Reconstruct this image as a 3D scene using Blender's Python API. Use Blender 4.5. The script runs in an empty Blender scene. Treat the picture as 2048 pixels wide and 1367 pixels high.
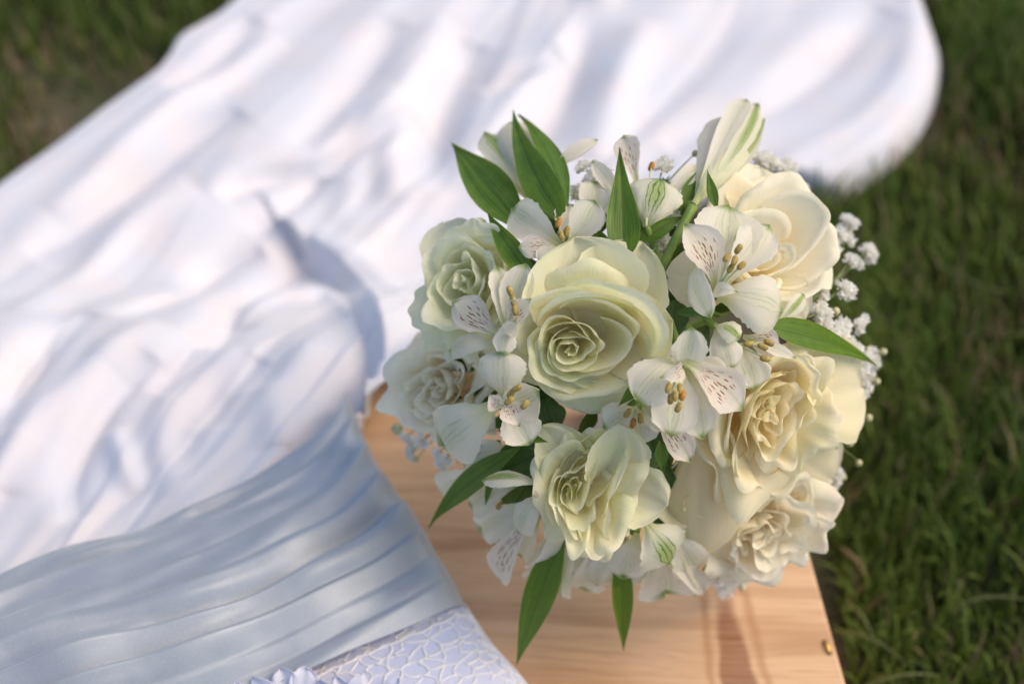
import bpy, math, random
import numpy as np
from mathutils import Vector, Matrix
from mathutils.geometry import delaunay_2d_cdt

random.seed(7)
rng = np.random.default_rng(7)
scn = bpy.context.scene
PI = math.pi

# ------------------------------------------------------------------ camera
PITCH = math.radians(52)
F = np.array([0.0, math.cos(PITCH), -math.sin(PITCH)])
U = np.array([0.0, math.sin(PITCH), math.cos(PITCH)])
R = np.array([1.0, 0.0, 0.0])
K = 36.0 / 50.0 / 2048.0                       # metres per pixel and metre of depth
BC = np.array([0.0, 0.0, 0.12])                # middle of the bouquet's head
CAM = BC - F * 0.70 - R * ((1270 - 1024) * K * 0.70) + U * ((690 - 683.5) * K * 0.70)
cam_d = bpy.data.cameras.new('camera')
cam = bpy.data.objects.new('camera', cam_d)
scn.collection.objects.link(cam)
cam.location = CAM
cam.rotation_euler = (PI / 2 - PITCH, 0, 0)
cam_d.lens = 50
cam_d.sensor_width = 36
cam_d.clip_start = 0.02
cam_d.clip_end = 400
cam_d.dof.use_dof = True
cam_d.dof.focus_distance = 0.612
cam_d.dof.aperture_fstop = 4.0
cam_d.dof.aperture_blades = 9
scn.camera = cam

# ------------------------------------------------------------------ light
SUN_EL = math.radians(48)
SUN_AZ = math.radians(80)                      # from +Y towards +X
world = bpy.data.worlds.new('World')
scn.world = world
world.use_nodes = True
nt = world.node_tree
bg = nt.nodes['Background']
sky = nt.nodes.new('ShaderNodeTexSky')
sky.sky_type = 'NISHITA'
sky.sun_disc = False
sky.sun_elevation = SUN_EL
sky.sun_rotation = SUN_AZ
sky.air_density = 1.0
sky.dust_density = 2.2
sky.ozone_density = 1.2
nt.links.new(sky.outputs[0], bg.inputs[0])
bg.inputs[1].default_value = 0.15
sun_d = bpy.data.lights.new('sun', 'SUN')
sun_d.energy = 1.65
sun_d.angle = math.radians(46)
sun_d.color = (1.0, 0.79, 0.54)
sun = bpy.data.objects.new('sun', sun_d)
scn.collection.objects.link(sun)
sd = Vector((math.sin(SUN_AZ) * math.cos(SUN_EL), math.cos(SUN_AZ) * math.cos(SUN_EL), math.sin(SUN_EL)))
sun.rotation_euler = sd.to_track_quat('Z', 'Y').to_euler()
sun.location = (1, 1, 3)
vs = scn.view_settings
vs.view_transform = 'Standard'
vs.look = 'None'
vs.gamma = 1.0
vs.exposure = 0.48
vs.use_curve_mapping = False
scn.cycles.use_denoising = True
scn.cycles.max_bounces = 12
scn.cycles.diffuse_bounces = 9
scn.cycles.transmission_bounces = 8

# ------------------------------------------------------------------ helpers
def nrmz(v):
    v = np.asarray(v, float)
    return v / (np.linalg.norm(v) + 1e-12)

def ray(px, py):
    return F + R * ((px - 1024) * K) - U * ((py - 683.5) * K)

def P(px, py, depth):
    return CAM + ray(px, py) * depth

def at(px, py, z):
    d = ray(px, py)
    return CAM + d * ((z - CAM[2]) / d[2])

def dome(px, py):
    q = ((px - 1270) / 470) ** 2 + ((py - 700) / 500) ** 2
    return 0.70 - 0.095 * math.sqrt(max(0.0, 1 - q))

def S(px, py, off=0.0):
    """a point on the bouquet's dome as it is met along the pixel's line; off in cm towards the lens"""
    return P(px, py, dome(px, py) - off * 0.01)

def camv(x, y, z):
    return nrmz(R * x + U * y - F * z)

def collect(name, parent, mesh, m=None):
    o = bpy.data.objects.new(name, mesh)
    scn.collection.objects.link(o)
    if parent is not None:
        o.parent = parent
    if m is not None and not mesh.materials:
        mesh.materials.append(m)
    return o

def mk(name, verts, faces, m, parent=None, uv=None, smooth=True, thick=0.0):
    me = bpy.data.meshes.new(name)
    me.from_pydata([tuple(v) for v in verts], [], [tuple(f) for f in faces])
    if uv is not None:
        l = me.uv_layers.new(name='UVMap')
        idx = np.zeros(len(me.loops), dtype=np.int32)
        me.loops.foreach_get('vertex_index', idx)
        l.data.foreach_set('uv', np.asarray(uv, dtype=np.float32)[idx].ravel())
    if smooth:
        me.polygons.foreach_set('use_smooth', np.ones(len(me.polygons), dtype=bool))
    me.update()
    o = collect(name, parent, me, m)
    if thick > 0:
        s = o.modifiers.new('thickness', 'SOLIDIFY')
        s.thickness = thick
        s.offset = 0
    return o

def empty(name, loc, parent=None):
    o = bpy.data.objects.new(name, None)
    o.empty_display_size = 0.02
    scn.collection.objects.link(o)
    o.location = loc
    if parent is not None:
        o.parent = parent
    return o

def tag(o, label=None, cat=None, group=None, kind=None):
    if label: o['label'] = label
    if cat: o['category'] = cat
    if group: o['group'] = group
    if kind: o['kind'] = kind
    return o

def grid_faces(nu, nv):
    i, j = np.meshgrid(np.arange(nv - 1), np.arange(nu - 1), indexing='ij')
    a = (i * nu + j).ravel()
    return np.stack([a, a + 1, a + nu + 1, a + nu], 1)

def crom(xs, ys, x):
    """smooth curve through a table (monotone-ish cubic)"""
    xs = np.asarray(xs, float); ys = np.asarray(ys, float)
    m = np.gradient(ys, xs, axis=0)
    x = np.clip(x, xs[0], xs[-1])
    k = np.clip(np.searchsorted(xs, x, side='right') - 1, 0, len(xs) - 2)
    h = xs[k + 1] - xs[k]
    t = (x - xs[k]) / h
    if ys.ndim == 2:
        t = t[:, None]; h = h[:, None]
    return ((2*t**3 - 3*t**2 + 1) * ys[k] + (t**3 - 2*t**2 + t) * h * m[k]
            + (-2*t**3 + 3*t**2) * ys[k + 1] + (t**3 - t**2) * h * m[k + 1])

class Wob:
    """smooth random function of two numbers"""
    def __init__(s, rg, n=9, f=1.0):
        s.a = rg.normal(0, f, (n, 2)); s.p = rg.uniform(0, 2 * PI, n); s.w = rg.uniform(.4, 1, n)
        s.w /= math.sqrt((s.w ** 2).sum() / 2)
    def __call__(s, x, y):
        x = np.asarray(x, float); y = np.asarray(y, float)
        r = 0
        for (a, b), p, w in zip(s.a, s.p, s.w):
            r = r + w * np.sin(a * x + b * y + p)
        return r

def tube(points, radii, n=8):
    P3 = np.asarray(points, float); m = len(P3)
    radii = np.broadcast_to(np.asarray(radii, float), (m,))
    T = np.gradient(P3, axis=0)
    T /= np.linalg.norm(T, axis=1)[:, None] + 1e-12
    ref = np.array([0.0, 0, 1]) if abs(T[0][2]) < .9 else np.array([1.0, 0, 0])
    V = []
    for i in range(m):
        a = nrmz(np.cross(T[i], ref)); b = np.cross(T[i], a)
        th = np.arange(n) * 2 * PI / n
        V.append(P3[i] + radii[i] * (np.cos(th)[:, None] * a + np.sin(th)[:, None] * b))
        ref = np.cross(a, T[i]) * -1 if False else ref
    V = np.concatenate(V)
    fs = []
    for i in range(m - 1):
        for j in range(n):
            k = (j + 1) % n
            fs.append((i*n + j, i*n + k, (i+1)*n + k, (i+1)*n + j))
    fs.append(tuple(range(n))[::-1]); fs.append(tuple(range((m-1)*n, m*n)))
    return V, fs

def join(parts):
    V, Fc, k = [], [], 0
    for v, f in parts:
        V.append(np.asarray(v)); Fc += [tuple(i + k for i in q) for q in f]; k += len(v)
    return np.concatenate(V), Fc

# ------------------------------------------------------------------ materials
def new_mat(name):
    m = bpy.data.materials.new(name); m.use_nodes = True
    t = m.node_tree
    b = t.nodes['Principled BSDF']
    return m, t, b

def N(t, kind, **kw):
    n = t.nodes.new(kind)
    for k, v in kw.items(): setattr(n, k, v)
    return n

def mathn(t, op, a, b=None, c=None, clamp=False):
    n = t.nodes.new('ShaderNodeMath'); n.operation = op; n.use_clamp = clamp
    for i, x in enumerate((a, b, c)):
        if x is None: continue
        if isinstance(x, (int, float)): n.inputs[i].default_value = x
        else: t.links.new(x, n.inputs[i])
    return n.outputs[0]

def mixc(t, fac, a, b, mode='MIX'):
    n = t.nodes.new('ShaderNodeMix'); n.data_type = 'RGBA'; n.blend_type = mode
    for s, x in ((n.inputs[0], fac), (n.inputs[6], a), (n.inputs[7], b)):
        if isinstance(x, (int, float)): s.default_value = x
        elif isinstance(x, tuple): s.default_value = (*x, 1) if len(x) == 3 else x
        else: t.links.new(x, s)
    return n.outputs[2]

def smooth(t, x, lo, hi, a=0.0, b=1.0):
    n = t.nodes.new('ShaderNodeMapRange'); n.interpolation_type = 'SMOOTHSTEP'
    t.links.new(x, n.inputs[0])
    n.inputs[1].default_value = lo; n.inputs[2].default_value = hi
    n.inputs[3].default_value = a; n.inputs[4].default_value = b
    return n.outputs[0]

def noise(t, vec, scale, detail=3, rough=.5):
    n = t.nodes.new('ShaderNodeTexNoise')
    if vec is not None: t.links.new(vec, n.inputs['Vector'])
    n.inputs['Scale'].default_value = scale
    n.inputs['Detail'].default_value = detail
    n.inputs['Roughness'].default_value = rough
    return n.outputs[0]

def uvsplit(t):
    u = t.nodes.new('ShaderNodeUVMap'); u.uv_map = 'UVMap'
    s = t.nodes.new('ShaderNodeSeparateXYZ'); t.links.new(u.outputs[0], s.inputs[0])
    return u.outputs[0], s.outputs[0], s.outputs[1]

def comb(t, x, y, z=0.0):
    n = t.nodes.new('ShaderNodeCombineXYZ')
    for i, v in enumerate((x, y, z)):
        if isinstance(v, (int, float)): n.inputs[i].default_value = v
        else: t.links.new(v, n.inputs[i])
    return n.outputs[0]

def bump(t, b, h, strength, dist=0.001):
    n = t.nodes.new('ShaderNodeBump'); n.inputs['Strength'].default_value = strength
    n.inputs['Distance'].default_value = dist
    t.links.new(h, n.inputs['Height']); t.links.new(n.outputs[0], b.inputs['Normal'])
    return n.outputs[0]

def translucent(t, b, col, fac, nrm=None):
    tr = t.nodes.new('ShaderNodeBsdfTranslucent')
    if isinstance(col, tuple): tr.inputs[0].default_value = (*col, 1)
    else: t.links.new(col, tr.inputs[0])
    if nrm is not None: t.links.new(nrm, tr.inputs['Normal'])
    mx = t.nodes.new('ShaderNodeMixShader')
    mx.inputs[0].default_value = fac
    t.links.new(b.outputs[0], mx.inputs[1]); t.links.new(tr.outputs[0], mx.inputs[2])
    t.links.new(mx.outputs[0], t.nodes['Material Output'].inputs[0])

def obj_rand(t):
    return t.nodes.new('ShaderNodeObjectInfo')

def mat_rose(name, inner, outer, rimgreen, tr=.3):
    m, t, b = new_mat(name)
    uv, u, v = uvsplit(t)
    oi = obj_rand(t)
    tc = t.nodes.new('ShaderNodeTexCoord')
    f = smooth(t, oi.outputs['Random'], 0, 1)
    n1 = noise(t, tc.outputs['Object'], 60, 3)
    c = mixc(t, smooth(t, v, .1, .85), inner, outer)
    c = mixc(t, mathn(t, 'MULTIPLY', smooth(t, n1, .45, .72), .55), c, rimgreen)
    au = mathn(t, 'ABSOLUTE', u)
    edge = mathn(t, 'MAXIMUM', smooth(t, v, .93, 1.0), smooth(t, au, .93, 1.0))
    c = mixc(t, mathn(t, 'MULTIPLY', edge, .35), c, (.95, .93, .78))
    vn = noise(t, comb(t, mathn(t, 'MULTIPLY', u, 26.0), mathn(t, 'MULTIPLY', v, 2.2), oi.outputs['Random']), 1.6, 3, .6)
    c = mixc(t, smooth(t, vn, .3, .75, 0, .16), c, (.70, .72, .42))
    # a few small bruises
    br = noise(t, tc.outputs['Object'], 95, 2, .4)
    c = mixc(t, smooth(t, br, .74, .80, 0, .45), c, (.42, .27, .12))
    t.links.new(c, b.inputs['Base Color'])
    b.inputs['Roughness'].default_value = .6
    b.inputs['Specular IOR Level'].default_value = .2
    b.inputs['Sheen Weight'].default_value = .12
    b.inputs['Sheen Roughness'].default_value = .4
    nb = bump(t, b, mathn(t, 'ADD', vn, mathn(t, 'MULTIPLY', n1, .5)), .22, .0012)
    translucent(t, b, c, tr, nb)
    return m

def mat_lily(name, base, stripes=0.0, flecks=0.0, tip=(.30, .42, .10), tr=.46, warm=(.66, .70, .34)):
    m, t, b = new_mat(name)
    uv, u, v = uvsplit(t)
    oi = obj_rand(t)
    au = mathn(t, 'ABSOLUTE', u)
    c = mixc(t, smooth(t, v, .0, .35, 1, 0), base, warm)
    # soft green lines that run from base to tip, a pale green field between them
    if stripes > 0:
        wn = noise(t, comb(t, mathn(t, 'MULTIPLY', u, 2.0), mathn(t, 'MULTIPLY', v, 3.0), mathn(t, 'MULTIPLY', oi.outputs['Random'], 30.0)), 1.6, 2)
        w = mathn(t, 'COSINE', mathn(t, 'ADD', mathn(t, 'MULTIPLY', u, 30.0), mathn(t, 'MULTIPLY', wn, 9.0)))
        ln = mathn(t, 'MULTIPLY', smooth(t, w, .45, 1.0), smooth(t, wn, .36, .60, .25 if stripes < 1 else .7, 1.0))
        fade = mathn(t, 'MULTIPLY', smooth(t, au, .26, .50, 1, 0), smooth(t, v, .12, .55))
        c = mixc(t, mathn(t, 'MULTIPLY', mathn(t, 'MULTIPLY', smooth(t, au, .15, .50, 1, 0), smooth(t, v, .15, .6)), min(.9, .62 * stripes), clamp=True), c, (.42, .54, .15))
        c = mixc(t, mathn(t, 'MULTIPLY', mathn(t, 'MULTIPLY', ln, fade), .85 * stripes, clamp=True), c, (.13, .24, .04))
    c = mixc(t, mathn(t, 'MULTIPLY', smooth(t, v, .88, .99), smooth(t, au, .5, .95, 1, .6)), c, tip)
    if flecks > 0:
        vo = t.nodes.new('ShaderNodeTexVoronoi'); vo.feature = 'F1'
        # dashes: narrow across the petal and long along it
        vec = comb(t, mathn(t, 'MULTIPLY', u, 4.4), mathn(t, 'MULTIPLY', v, 7.0), mathn(t, 'MULTIPLY', oi.outputs['Random'], 20.0))
        t.links.new(vec, vo.inputs['Vector']); vo.inputs['Scale'].default_value = 1.0
        sx = t.nodes.new('ShaderNodeSeparateXYZ'); t.links.new(vo.outputs['Position'], sx.inputs[0])
        dx = mathn(t, 'SUBTRACT', mathn(t, 'MULTIPLY', u, 4.4), sx.outputs[0])
        dy = mathn(t, 'SUBTRACT', mathn(t, 'MULTIPLY', v, 7.0), sx.outputs[1])
        e = mathn(t, 'ADD', mathn(t, 'POWER', mathn(t, 'ABSOLUTE', mathn(t, 'DIVIDE', dx, .145)), 2.0),
                  mathn(t, 'POWER', mathn(t, 'ABSOLUTE', mathn(t, 'DIVIDE', dy, .36)), 2.0))
        d = smooth(t, e, .55, 1.1, 1, 0)
        reg = mathn(t, 'MULTIPLY', mathn(t, 'MULTIPLY', smooth(t, v, .20, .28), smooth(t, v, .66, .76, 1, 0)), smooth(t, au, .55, .75, 1, 0))
        c = mixc(t, mathn(t, 'MULTIPLY', smooth(t, v, .15, .5, 0, 1), mathn(t, 'MULTIPLY', smooth(t, v, .5, .8, 1, 0), .25)), c, (.85, .72, .45))
        c = mixc(t, mathn(t, 'MULTIPLY', mathn(t, 'MULTIPLY', d, reg), flecks), c, (.27, .006, .03))
    vn = noise(t, comb(t, mathn(t, 'MULTIPLY', u, 30.0), mathn(t, 'MULTIPLY', v, 2.0), oi.outputs['Random']), 1.5, 3, .6)
    c = mixc(t, smooth(t, vn, .35, .8, 0, .14), c, (.62, .66, .52))
    t.links.new(c, b.inputs['Base Color'])
    b.inputs['Roughness'].default_value = .45
    b.inputs['Specular IOR Level'].default_value = .35
    b.inputs['Sheen Weight'].default_value = .1
    nb = bump(t, b, vn, .3, .0012)
    translucent(t, b, c, tr, nb)
    return m

def mat_leaf(name, dark, light, tr=.25):
    m, t, b = new_mat(name)
    uv, u, v = uvsplit(t)
    oi = obj_rand(t)
    tc = t.nodes.new('ShaderNodeTexCoord')
    au = mathn(t, 'ABSOLUTE', u)
    n1 = noise(t, tc.outputs['Object'], 130, 3, .6)
    n2 = noise(t, comb(t, mathn(t, 'MULTIPLY', u, 9.0), mathn(t, 'MULTIPLY', v, 1.2), oi.outputs['Random']), 2.0, 2)
    w = mathn(t, 'COSINE', mathn(t, 'ADD', mathn(t, 'MULTIPLY', u, 40.0), mathn(t, 'MULTIPLY', n2, 14.0)))
    c = mixc(t, smooth(t, n2, .3, .7), dark, light)
    c = mixc(t, smooth(t, n1, .45, .75, 0, .45), c, (light[0] * 1.5, light[1] * 1.25, light[2] * 1.2))
    c = mixc(t, smooth(t, w, .5, 1, 0, .18), c, dark)
    c = mixc(t, smooth(t, au, .0, .07, .8, 0), c, (dark[0] * .5, dark[1] * .55, dark[2] * .5))
    c = mixc(t, smooth(t, au, .92, 1.0, 0, .7), c, (.28, .34, .06))
    t.links.new(c, b.inputs['Base Color'])
    b.inputs['Roughness'].default_value = .42
    b.inputs['Specular IOR Level'].default_value = .4
    nb = bump(t, b, mathn(t, 'ADD', mathn(t, 'MULTIPLY', w, .4), mathn(t, 'MULTIPLY', n1, 1.5)), .25, .0006)
    translucent(t, b, mixc(t, .5, c, (.25, .38, .03)), tr, nb)
    return m

def mat_plain(name, col, rough=.5, var=.0, scale=80, tr=0, spec=.4, col2=None):
    m, t, b = new_mat(name)
    tc = t.nodes.new('ShaderNodeTexCoord')
    n = noise(t, tc.outputs['Object'], scale, 3)
    c2 = col2 or tuple(x * (1 - var) for x in col)
    c = mixc(t, smooth(t, n, .35, .65), col, c2)
    t.links.new(c, b.inputs['Base Color'])
    b.inputs['Roughness'].default_value = rough
    b.inputs['Specular IOR Level'].default_value = spec
    if tr: translucent(t, b, c, tr)
    return m

ROSE_GREEN = mat_rose('rose_petal_greenish', (.95, .86, .60), (.92, .89, .63), (.79, .83, .44), .44)
ROSE_CREAM = mat_rose('rose_petal_cream', (.96, .81, .48), (.96, .885, .64), (.92, .88, .52), .44)
ROSE_IVORY = mat_rose('rose_petal_ivory', (.95, .83, .56), (.95, .90, .74), (.92, .90, .64), .44)
ROSE_PALE = mat_rose('rose_petal_pale', (.92, .89, .64), (.90, .90, .70), (.84, .86, .56), .44)
ROSE_BLUSH = mat_rose('rose_petal_blush', (.95, .83, .63), (.95, .90, .76), (.92, .88, .66), .44)
LILY_OUT = mat_lily('lily_outer_petal', (.93, .885, .745), .32, 0)
LILY_BUD = mat_lily('lily_bud_petal', (.90, .88, .70), 1.7, 0, (.25, .36, .08))
LILY_IN = mat_lily('lily_inner_petal', (.91, .82, .72), .18, 1.0)
LILY_PLAIN = mat_lily('lily_plain_petal', (.91, .86, .74), .22, 0)
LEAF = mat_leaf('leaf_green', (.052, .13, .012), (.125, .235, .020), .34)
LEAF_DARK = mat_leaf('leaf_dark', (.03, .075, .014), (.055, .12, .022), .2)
ANTHER = mat_plain('anther', (.30, .21, .05), .8, .3, 700, col2=(.46, .34, .10))
ANTHER_OR = mat_plain('anther_orange', (.48, .22, .04), .7, .3, 900)
FILAM = mat_plain('filament', (.80, .80, .52), .5, .1, 100, .3)
STEM = mat_plain('stem_green', (.12, .22, .03), .45, .3, 120, .05, col2=(.20, .28, .06))
STEM_THIN = mat_plain('stem_thin', (.20, .24, .09), .6, .3, 120)
GYP = mat_plain('baby_breath_white', (.93, .92, .87), .6, .03, 300, .45)
GYPBUD = mat_plain('baby_breath_bud', (.72, .66, .42), .6, .3, 500, .1, col2=(.45, .45, .20))
RIBBON = mat_plain('ribbon_satin', (.80, .76, .68), .35, .05, 40)

# ------------------------------------------------------------------ petal shapes
PROF = {
    'broad': ([0, .10, .3, .5, .68, .82, .92, .97, 1], [.14, .25, .62, .90, 1, .88, .55, .26, .02]),
    'inner': ([0, .10, .3, .5, .68, .82, .92, .97, 1], [.16, .20, .45, .85, 1, .80, .38, .15, .01]),
    'narrow': ([0, .15, .4, .6, .8, .92, 1], [.25, .5, .95, 1, .7, .35, .02]),
    'leaf': ([0, .08, .25, .40, .6, .8, .93, 1], [.12, .42, .92, 1, .74, .34, .10, .005]),
    'leafbase': ([0, .06, .18, .32, .55, .8, .93, 1], [.38, .76, 1, .94, .58, .24, .08, .005]),
    'round': ([0, .1, .3, .5, .68, .82, .91, .97, 1], [.35, .5, .80, .96, .98, .80, .58, .34, .03]),
}

def petal_geo(base, tip, wid, nrm, arch=.12, cup=.25, prof='broad', nu=17, nv=26,
              crinkle=.05, tipcurl=0.0, serr=.012, seed=0, twist=0.0, shift=0.0):
    rg = np.random.default_rng(seed)
    base = np.asarray(base, float); tip = np.asarray(tip, float)
    a = tip - base; L = np.linalg.norm(a); ah = a / L
    side = nrmz(np.cross(ah, nrm)); n = np.cross(side, ah)
    t = np.linspace(0, 1, nv); t = .45 * t + .55 * (1 - (1 - t) ** 1.8); s = np.linspace(-1, 1, nu)
    T, Sg = np.meshgrid(t, s, indexing='ij')
    xs, ws = PROF[prof]
    w = np.interp(t, np.linspace(0, 1, 200), np.clip(crom(xs, ws, np.linspace(0, 1, 200)), .0, 1.2))
    w = w[:, None] * wid / 2
    wob = Wob(rg, 7, 2.2); wob2 = Wob(rg, 9, 6.0); ser = Wob(rg, 12, 26)
    c = 4 * T * (1 - T)
    up = arch * L * c + tipcurl * L * T ** 3.5
    x = Sg * w * (1 + serr * ser(T * 1.3, np.sign(Sg)) * (np.abs(Sg) ** 6) * 2)
    x = x + shift * wid * c * .5
    z = up + cup * w * Sg ** 2
    z = z + crinkle * wid * (wob2(Sg * .9, T * .8) * np.abs(Sg) ** 2.5 * .5 + .35 * wob(Sg, T) * T)
    # shallow keel along the midrib
    z = z - .02 * wid * np.exp(-(Sg / .14) ** 2)
    if twist:
        th = twist * T
        x, z = x * np.cos(th) - (z - up) * np.sin(th), up + (z - up) * np.cos(th) + x * np.sin(th)
    y = T * L + serr * L * ser(Sg * 1.3, T) * (T ** 8) * .3
    V = base + x[..., None] * side + y[..., None] * ah + z[..., None] * n
    uv = np.stack([Sg, T], -1).reshape(-1, 2)
    return V.reshape(-1, 3), grid_faces(nu, nv), uv

def petal(name, parent, m, b, tp, wpx, nrm=(0, 0, 1), **kw):
    """b and tp are (px, py, off cm); wpx the width in pixels at that depth"""
    B_ = S(*b); T_ = S(*tp)
    depth = .5 * (dome(b[0], b[1]) + dome(tp[0], tp[1])) - .005 * (b[2] + tp[2])
    kw.setdefault('seed', int(abs(tp[0] * 7 + tp[1] * 3 + b[0])) % 9973)
    V, fc, uv = petal_geo(B_, T_, wpx * K * depth, camv(*nrm), **kw)
    return mk(name, V, fc, m, parent, uv)

def rose_petal_geo(rk, hk, phi, wk, th0, th1, th2, L, spiral, ruffle, seed, ell=0.0, ellphi=0.0, wf=2.0,
                   nu=41, nv=24, turn=.86, wobble=.03, tipk=.06, sideroll=.0):
    """unit rose: axis +Z. The petal's profile starts at angle th0 above level, passes th1, its rim rolls to th2"""
    rg = np.random.default_rng(seed)
    s = np.linspace(-1, 1, nu)
    t = np.linspace(0, 1, nv) ** .8
    T, Sg = np.meshgrid(t, s, indexing='ij')
    skew = rg.uniform(-.3, .3)
    th = np.where(T < turn, th0 + (th1 - th0) * (T / turn), th1 + (th2 - sideroll * np.abs(Sg - skew) ** 1.6 - th1) * (np.clip(T - turn, 0, 1) / (1 - turn)) ** 1.2)
    dT = np.diff(T, axis=0, prepend=0)
    r = np.cumsum(np.cos(th) * dT, 0) * L
    z = np.cumsum(np.sin(th) * dT, 0) * L
    ln = (1 - .42 * np.abs(Sg) ** 3.5) + tipk * np.exp(-((Sg - rg.uniform(-.3, .3)) / .16) ** 2)
    r = r * ln; z = z * ln
    k = int(nv * .8)
    mid = nu // 2
    r = r - r[k, mid] + rk
    z = z - z.max() + hk
    r = np.maximum(r, .012)
    w1 = Wob(rg, 7, wf); w2 = Wob(rg, 8, 6.5); w3 = Wob(rg, 10, 16)
    r = r * (1 + spiral * Sg) + wobble * w1(Sg * 1.1, T * .8) * (.3 + T)
    z = z + wobble * .8 * w1(Sg + 4, T + 2) * T
    rim = T ** 5
    r = r + ruffle * w2(Sg, T * .5) * rim
    z = z + ruffle * .8 * w2(Sg + 2, T * .5 + 3) * rim + ruffle * .34 * w3(Sg * 1.4, T) * T ** 8
    az = phi + Sg * wk * (1 - .25 * (1 - T))
    x = r * np.cos(az); y = r * np.sin(az)
    if ell:
        c, q = math.cos(ellphi), math.sin(ellphi)
        a = x * c + y * q; b = -x * q + y * c
        a = a * (1 + ell); b = b * (1 - ell)
        x = a * c - b * q; y = a * q + b * c
    V = np.stack([x, y, z], -1).reshape(-1, 3)
    return V, grid_faces(nu, nv), np.stack([Sg, T], -1).reshape(-1, 2)

def rose(parent, label, px, py, off, rad_px, axis, mat, seed, n_in=7, n_mid=8, n_out=6, ruffle=.03, ell=.12, ellphi=.5,
         roll=0.0, flat=1.0, wob=.03, core_shift=(0, 0), skip=(), open_=1.0, outr=1.0, spread=1.0, tilt=.09, wf=2.0):
    """A rose head. Its receptacle is the part, each petal a sub-part."""
    rg = np.random.default_rng(seed)
    O = S(px, py, off)
    sc = rad_px * K * (dome(px, py) - off * .01)
    Z = camv(*axis)
    X = nrmz(np.cross(U, Z)); Y = np.cross(Z, X)
    M = np.stack([X, Y, Z], 1)
    def put(V):
        V = V.copy()
        # the heart of the rose leans
        h = np.clip(V[:, 2:3] / 0.6, -.5, 1.2)
        fade = np.exp(-(V[:, 0:1] ** 2 + V[:, 1:2] ** 2) / .35)
        V[:, 0:1] += core_shift[0] * fade; V[:, 1:2] += core_shift[1] * fade
        V[:, 2] *= flat
        return O + (V @ M.T) * sc
    th = np.linspace(0, 1, 7)
    V, fs = tube([(0, 0, -1.0), (0, 0, -.75), (0, 0, -.45), (0, 0, -.3)], [.10, .14, .22, .06], 12)
    root = mk('rose', put(V), fs, STEM, parent)
    tag(root, label)
    D = math.radians
    GA = 2.39996
    phi = rg.uniform(0, 6.28) + roll
    items = []
    for i in range(n_in):
        f = (i + .3) / n_in
        rk = (.045 + .36 * f) * spread
        items.append(dict(rk=rk, hk=.36 + .03 * math.sin(f * 2.5) + rg.normal(0, .012), wk=D(112 - 26 * f), th0=D(66), th1=D(88 - 6 * f), th2=D(74 - 14 * f),
                          L=.50 + .12 * f, spiral=.22, wf=wf, sideroll=D(20), ruffle=ruffle * .4, turn=.90, wobble=wob * .55, tipk=.03))
    for i in range(n_mid):
        f = (i + .5) / n_mid
        rk = (.42 + .40 * f) * spread
        items.append(dict(rk=rk, hk=.38 - .05 * f, wk=D(84 - 20 * f), th0=D(44), th1=D(80 - 14 * f), th2=D(50 - 60 * f),
                          L=.66 + .18 * f, spiral=.12, sideroll=D(55), wf=wf, ruffle=ruffle * .8, turn=.88, wobble=wob * .9))
    for i in range(n_out):
        f = (i + .5) / n_out
        rk = (.84 + .16 * f) * outr
        items.append(dict(rk=rk, hk=.26 - .30 * f * open_, wk=D(58 - 4 * f), th0=D(22), th1=D(50 - 36 * f * open_), th2=D(-10 - 40 * f),
                          L=.90 + .12 * f, spiral=.06, sideroll=D(70), wf=wf, ruffle=ruffle * 1.2, turn=.84, wobble=wob))
    for k, it in enumerate(items):
        phi += GA + rg.normal(0, .12)
        if k in skip: continue
        V, fc, uv = rose_petal_geo(phi=phi, seed=seed * 101 + k, ell=ell * (1 if k < n_in + n_mid else .4), ellphi=ellphi, **it)
        tx, ty = rg.normal(0, tilt, 2) * min(1, .35 + it['rk'])
        V[:, 2] += V[:, 0] * tx + V[:, 1] * ty
        V[:, :2] += rg.normal(0, tilt * .35, 2) * it['rk']
        o = mk('petal', put(V), fc, mat, root, uv)
    return root

# ------------------------------------------------------------------ SETTING: ground, grass
GZ = -0.12

def mat_ground():
    m, t, b = new_mat('soil_and_thatch')
    tc = t.nodes.new('ShaderNodeTexCoord')
    n1 = noise(t, tc.outputs['Object'], 9, 4, .6)
    n2 = noise(t, tc.outputs['Object'], 160, 4, .7)
    c = mixc(t, smooth(t, n1, .4, .62), (.05, .06, .022), (.13, .10, .065))
    c = mixc(t, smooth(t, n2, .4, .7, 0, .6), c, (.15, .12, .07))
    t.links.new(c, b.inputs['Base Color']); b.inputs['Roughness'].default_value = .9
    bump(t, b, n2, .8, .004)
    return m

gs = 60.0
g = mk('ground', [(-gs, -gs, GZ), (gs, -gs, GZ), (gs, gs, GZ), (-gs, gs, GZ)], [(0, 1, 2, 3)], mat_ground(), smooth=False)
tag(g, 'dark soil with dry thatch under the lawn', kind='structure')

def mat_grass():
    m, t, b = new_mat('grass_blades')
    a = t.nodes.new('ShaderNodeAttribute'); a.attribute_name = 'tone'
    uv, u, v = uvsplit(t)
    x = a.outputs['Fac']
    c = mixc(t, smooth(t, x, 0, .5), (.058, .102, .017), (.125, .18, .030))
    c = mixc(t, smooth(t, x, .5, .80), c, (.16, .215, .04))
    c = mixc(t, smooth(t, x, .86, .90), c, (.27, .20, .11))
    t.links.new(c, b.inputs['Base Color']); b.inputs['Roughness'].default_value = .5
    b.inputs['Specular IOR Level'].default_value = .3
    translucent(t, b, c, .25)
    return m

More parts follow.
